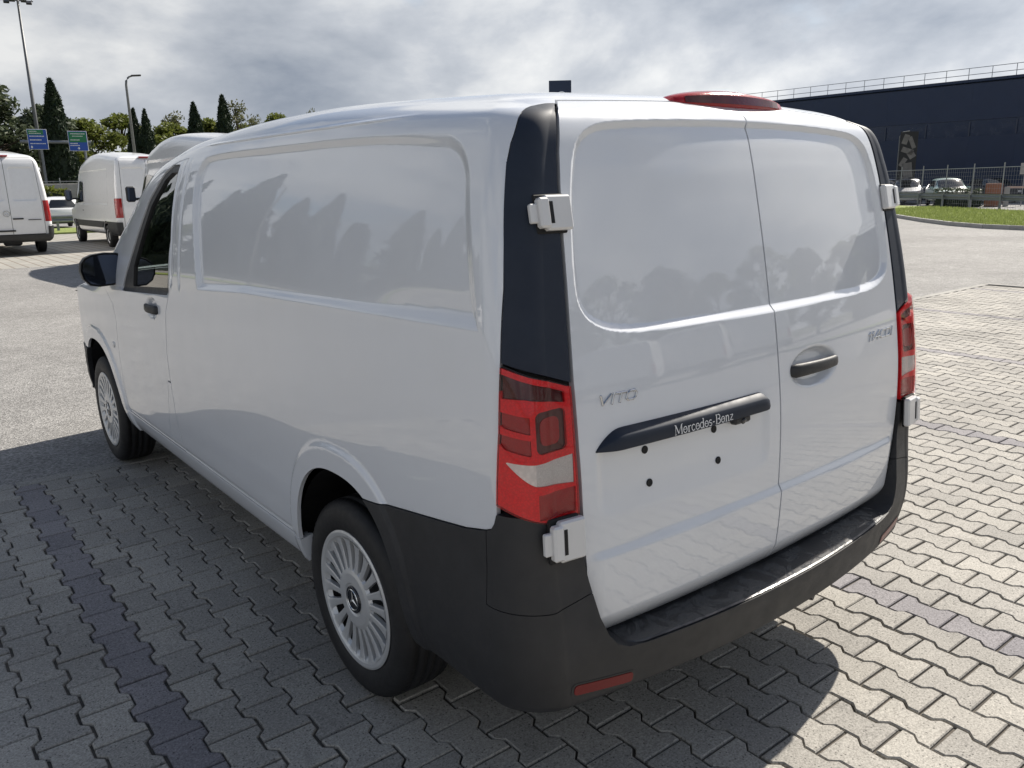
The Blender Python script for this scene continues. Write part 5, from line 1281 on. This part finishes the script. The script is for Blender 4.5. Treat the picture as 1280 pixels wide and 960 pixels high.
def plant(name, meshes, loc, H, wx, label, cat, group, rz=0.0, tilt=0.0):
    o = empty(name, loc, rz, label, cat, group); o.rotation_euler = (tilt, 0, rz)
    c_ = link('crown', meshes[0], None, o); t2 = link('trunk', meshes[1], None, o)
    for q in (c_, t2): q.scale = (wx*H, wx*H, H)
    return o
CY = [cypress_meshes(1), cypress_meshes(2), cypress_meshes(3, 5000, .3)]
TR = {'olive': tree_meshes(11, 'leaf_olive', 90, 120, .34, .16), 'green': tree_meshes(12, 'leaf_green', 75, 100, .42, .2, wide=1.1), 'green2': tree_meshes(13, 'leaf_green', 60, 90, .45, .22, wide=1.1), 'pale': tree_meshes(14, 'leaf_pale', 55, 60, .36, .25, thin=.7), 'sparse': tree_meshes(15, 'leaf_pale', 40, 30, .30, .35, thin=.6)}
G1, G2 = 'cypresses behind the parked vans', 'leafy trees behind the parked vans'
plant('cypress_tree', CY[0], (11.5, 70.8, -.08), 10.1, 1.05, 'tallest dark cypress, standing between the two blue road signs', 'tree', G1)
plant('cypress_tree', CY[2], (18.2, 76.0, -.08), 8.7, .85, 'ragged dark cypress just behind the slim street lamp', 'tree', G1, 1.0, .04)
plant('cypress_tree', CY[2], (19.4, 75.4, -.08), 8.6, .80, 'ragged cypress with a bent tip, close right of the slim street lamp', 'tree', G1, 2.6, -.05)
plant('cypress_tree', CY[1], (24.4, 78.2, -.08), 9.6, 1.0, 'cone-shaped cypress over the roof of the grey-shaded van', 'tree', G1)
plant('cypress_tree', CY[0], (25.5, 73.8, -.08), 9.9, .95, 'pointed cypress touching the white van roof line', 'tree', G1, 2.0)
for (k, x, y, H, w, rz, lab) in (('olive', 7.4, 80.7, 11.4, 1.15, 0, 'broad grey-green tree at the edge behind the first parked van'), ('olive', 4.0, 84.0, 11.0, 1.1, 1.2, 'grey-green tree beside the broad one behind the first van'), ('olive', 13.2, 84.0, 9.2, 1.1, 2.0, 'grey-green tree half hidden by the tallest cypress'),
        ('green', 16.6, 86.0, 8.3, 1.25, .5, 'yellow-green tree to the right of the tallest cypress'), ('green2', 20.8, 89.5, 9.0, 1.25, 1.5, 'bushy yellow-green tree behind the second blue sign'), ('pale', 26.2, 90.0, 9.4, .95, .8, 'pale thin-topped tree left of the cone-shaped cypress'), ('green2', 25.0, 88.0, 8.2, 1.3, 2.5, 'low yellow-green tree under the pale thin-topped one'),
        ('green', 28.9, 87.6, 8.8, .95, 3.0, 'leafy tree between the two cone-shaped cypresses'), ('sparse', 29.4, 81.0, 9.9, .8, .3, 'nearly bare tree right of the pointed cypress'), ('green2', 31.2, 84.0, 8.0, .8, 1.0, 'small leafy tree below the nearly bare one'), ('pale', 37.0, 95.2, 9.8, .6, 1.8, 'small tree top just above the van roof'), ('green', 39.2, 93.8, 10.1, .75, 2.2, 'flat tree top above the van roof, right of the small one'), ('pale', 45.0, 97.0, 10.9, .6, .4, 'faint tree top farthest right above the van roof')):
    plant('leafy_tree', TR[k], (x, y, -.08), H, w, lab, 'tree', G2, rz)
# trees and hedges mirrored in the paintwork
G3, G4 = 'cypresses mirrored in the van side', 'trees mirrored in the rear doors'
rr = random.Random(4)
for i in range(22):
    plant('cypress_tree', CY[i % 3], (-1.5-3.1*i+rr.uniform(-1.0, 1.0), 62+rr.uniform(-2, 2)-.35*i, -.08), rr.choice((10.5, 12.0, 13.5, 15.5, 17.0)), rr.uniform(.85, 1.15), 'dark cypress in the roadside row, mirrored in the van side', 'tree', G3, rr.random()*6)
for i in range(11):
    plant('leafy_tree', TR[('green', 'olive', 'green2')[i % 3]], (-3-6.2*i+rr.uniform(-1, 1), 68-.35*i, -.08), rr.uniform(5.5, 7.5), 1.5, 'leafy tree behind the cypress row, mirrored in the van side', 'tree', G3, rr.random()*6)
for i in range(15):
    s_ = i/14; plant('leafy_tree', TR[('olive', 'green', 'green2')[i % 3]], (0+76*s_+rr.uniform(-1.5, 1.5), -50+36*s_+rr.uniform(-2, 2), -.08), rr.uniform(7, 10), 1.2, 'leafy tree behind the photographer, mirrored in the rear doors', 'tree', G4, rr.random()*6)
def hedge(p0, p1, H, W_, mat, label, n, size=.10, group=None):
    rg = np.random.default_rng(int(abs(p0[0])*7+n)); p0, p1 = np.array(p0, float), np.array(p1, float); d = p1-p0; L = np.linalg.norm(d); a = math.atan2(d[1], d[0])
    q = rg.random((n, 3)); e_ = rg.integers(0, 3, n); q[e_ == 0, 1] = rg.integers(0, 2, (e_ == 0).sum()); q[e_ == 1, 2] = 1.0
    c_ = np.stack([q[:, 0]*L, (q[:, 1]-.5)*W_*(1+.12*np.sin(q[:, 0]*L*1.7)), q[:, 2]*H*(1+.06*np.sin(q[:, 0]*L*2.1))], 1)+rg.normal(0, size*.5, (n, 3)); c_[:, 2] = np.maximum(c_[:, 2], .02)
    v, f = quad_cloud(c_, size, rg, .8, 1.2); o = empty('hedge', (p0[0], p0[1], 0), a, label, 'hedge', group)
    link('foliage', crown_mesh(v, f, 'foliage', mat), None, o); MB().box((L/2, 0, H*.44), (L/2-.1, W_*.40, H*.44), .1).build('branches', 'leaf_cypress', o); return o
hedge((4, 60.2), (9.6, 60.2), 2.0, 1.2, 'leaf_green', 'low clipped green hedge beyond the road behind the vans', 2500, .12)
hedge((44.6, 19.9), (47.0, 18.6), .95, .8, 'leaf_olive', 'clipped grey-green shrubs beside the orange brick gate post', 900, .07)
hedge((-66, 58), (0, 60), 2.4, 1.4, 'leaf_olive', 'roadside hedge beneath the cypress row, mirrored low in the van side', 7000, .14)
MB().box((9, 63.5, 1.15), (7, .12, 1.22), .02).build('parapet_wall', 'concrete'); tag(bpy.data.objects['parapet_wall'], 'grey concrete parapet wall behind the low hedge', 'wall')
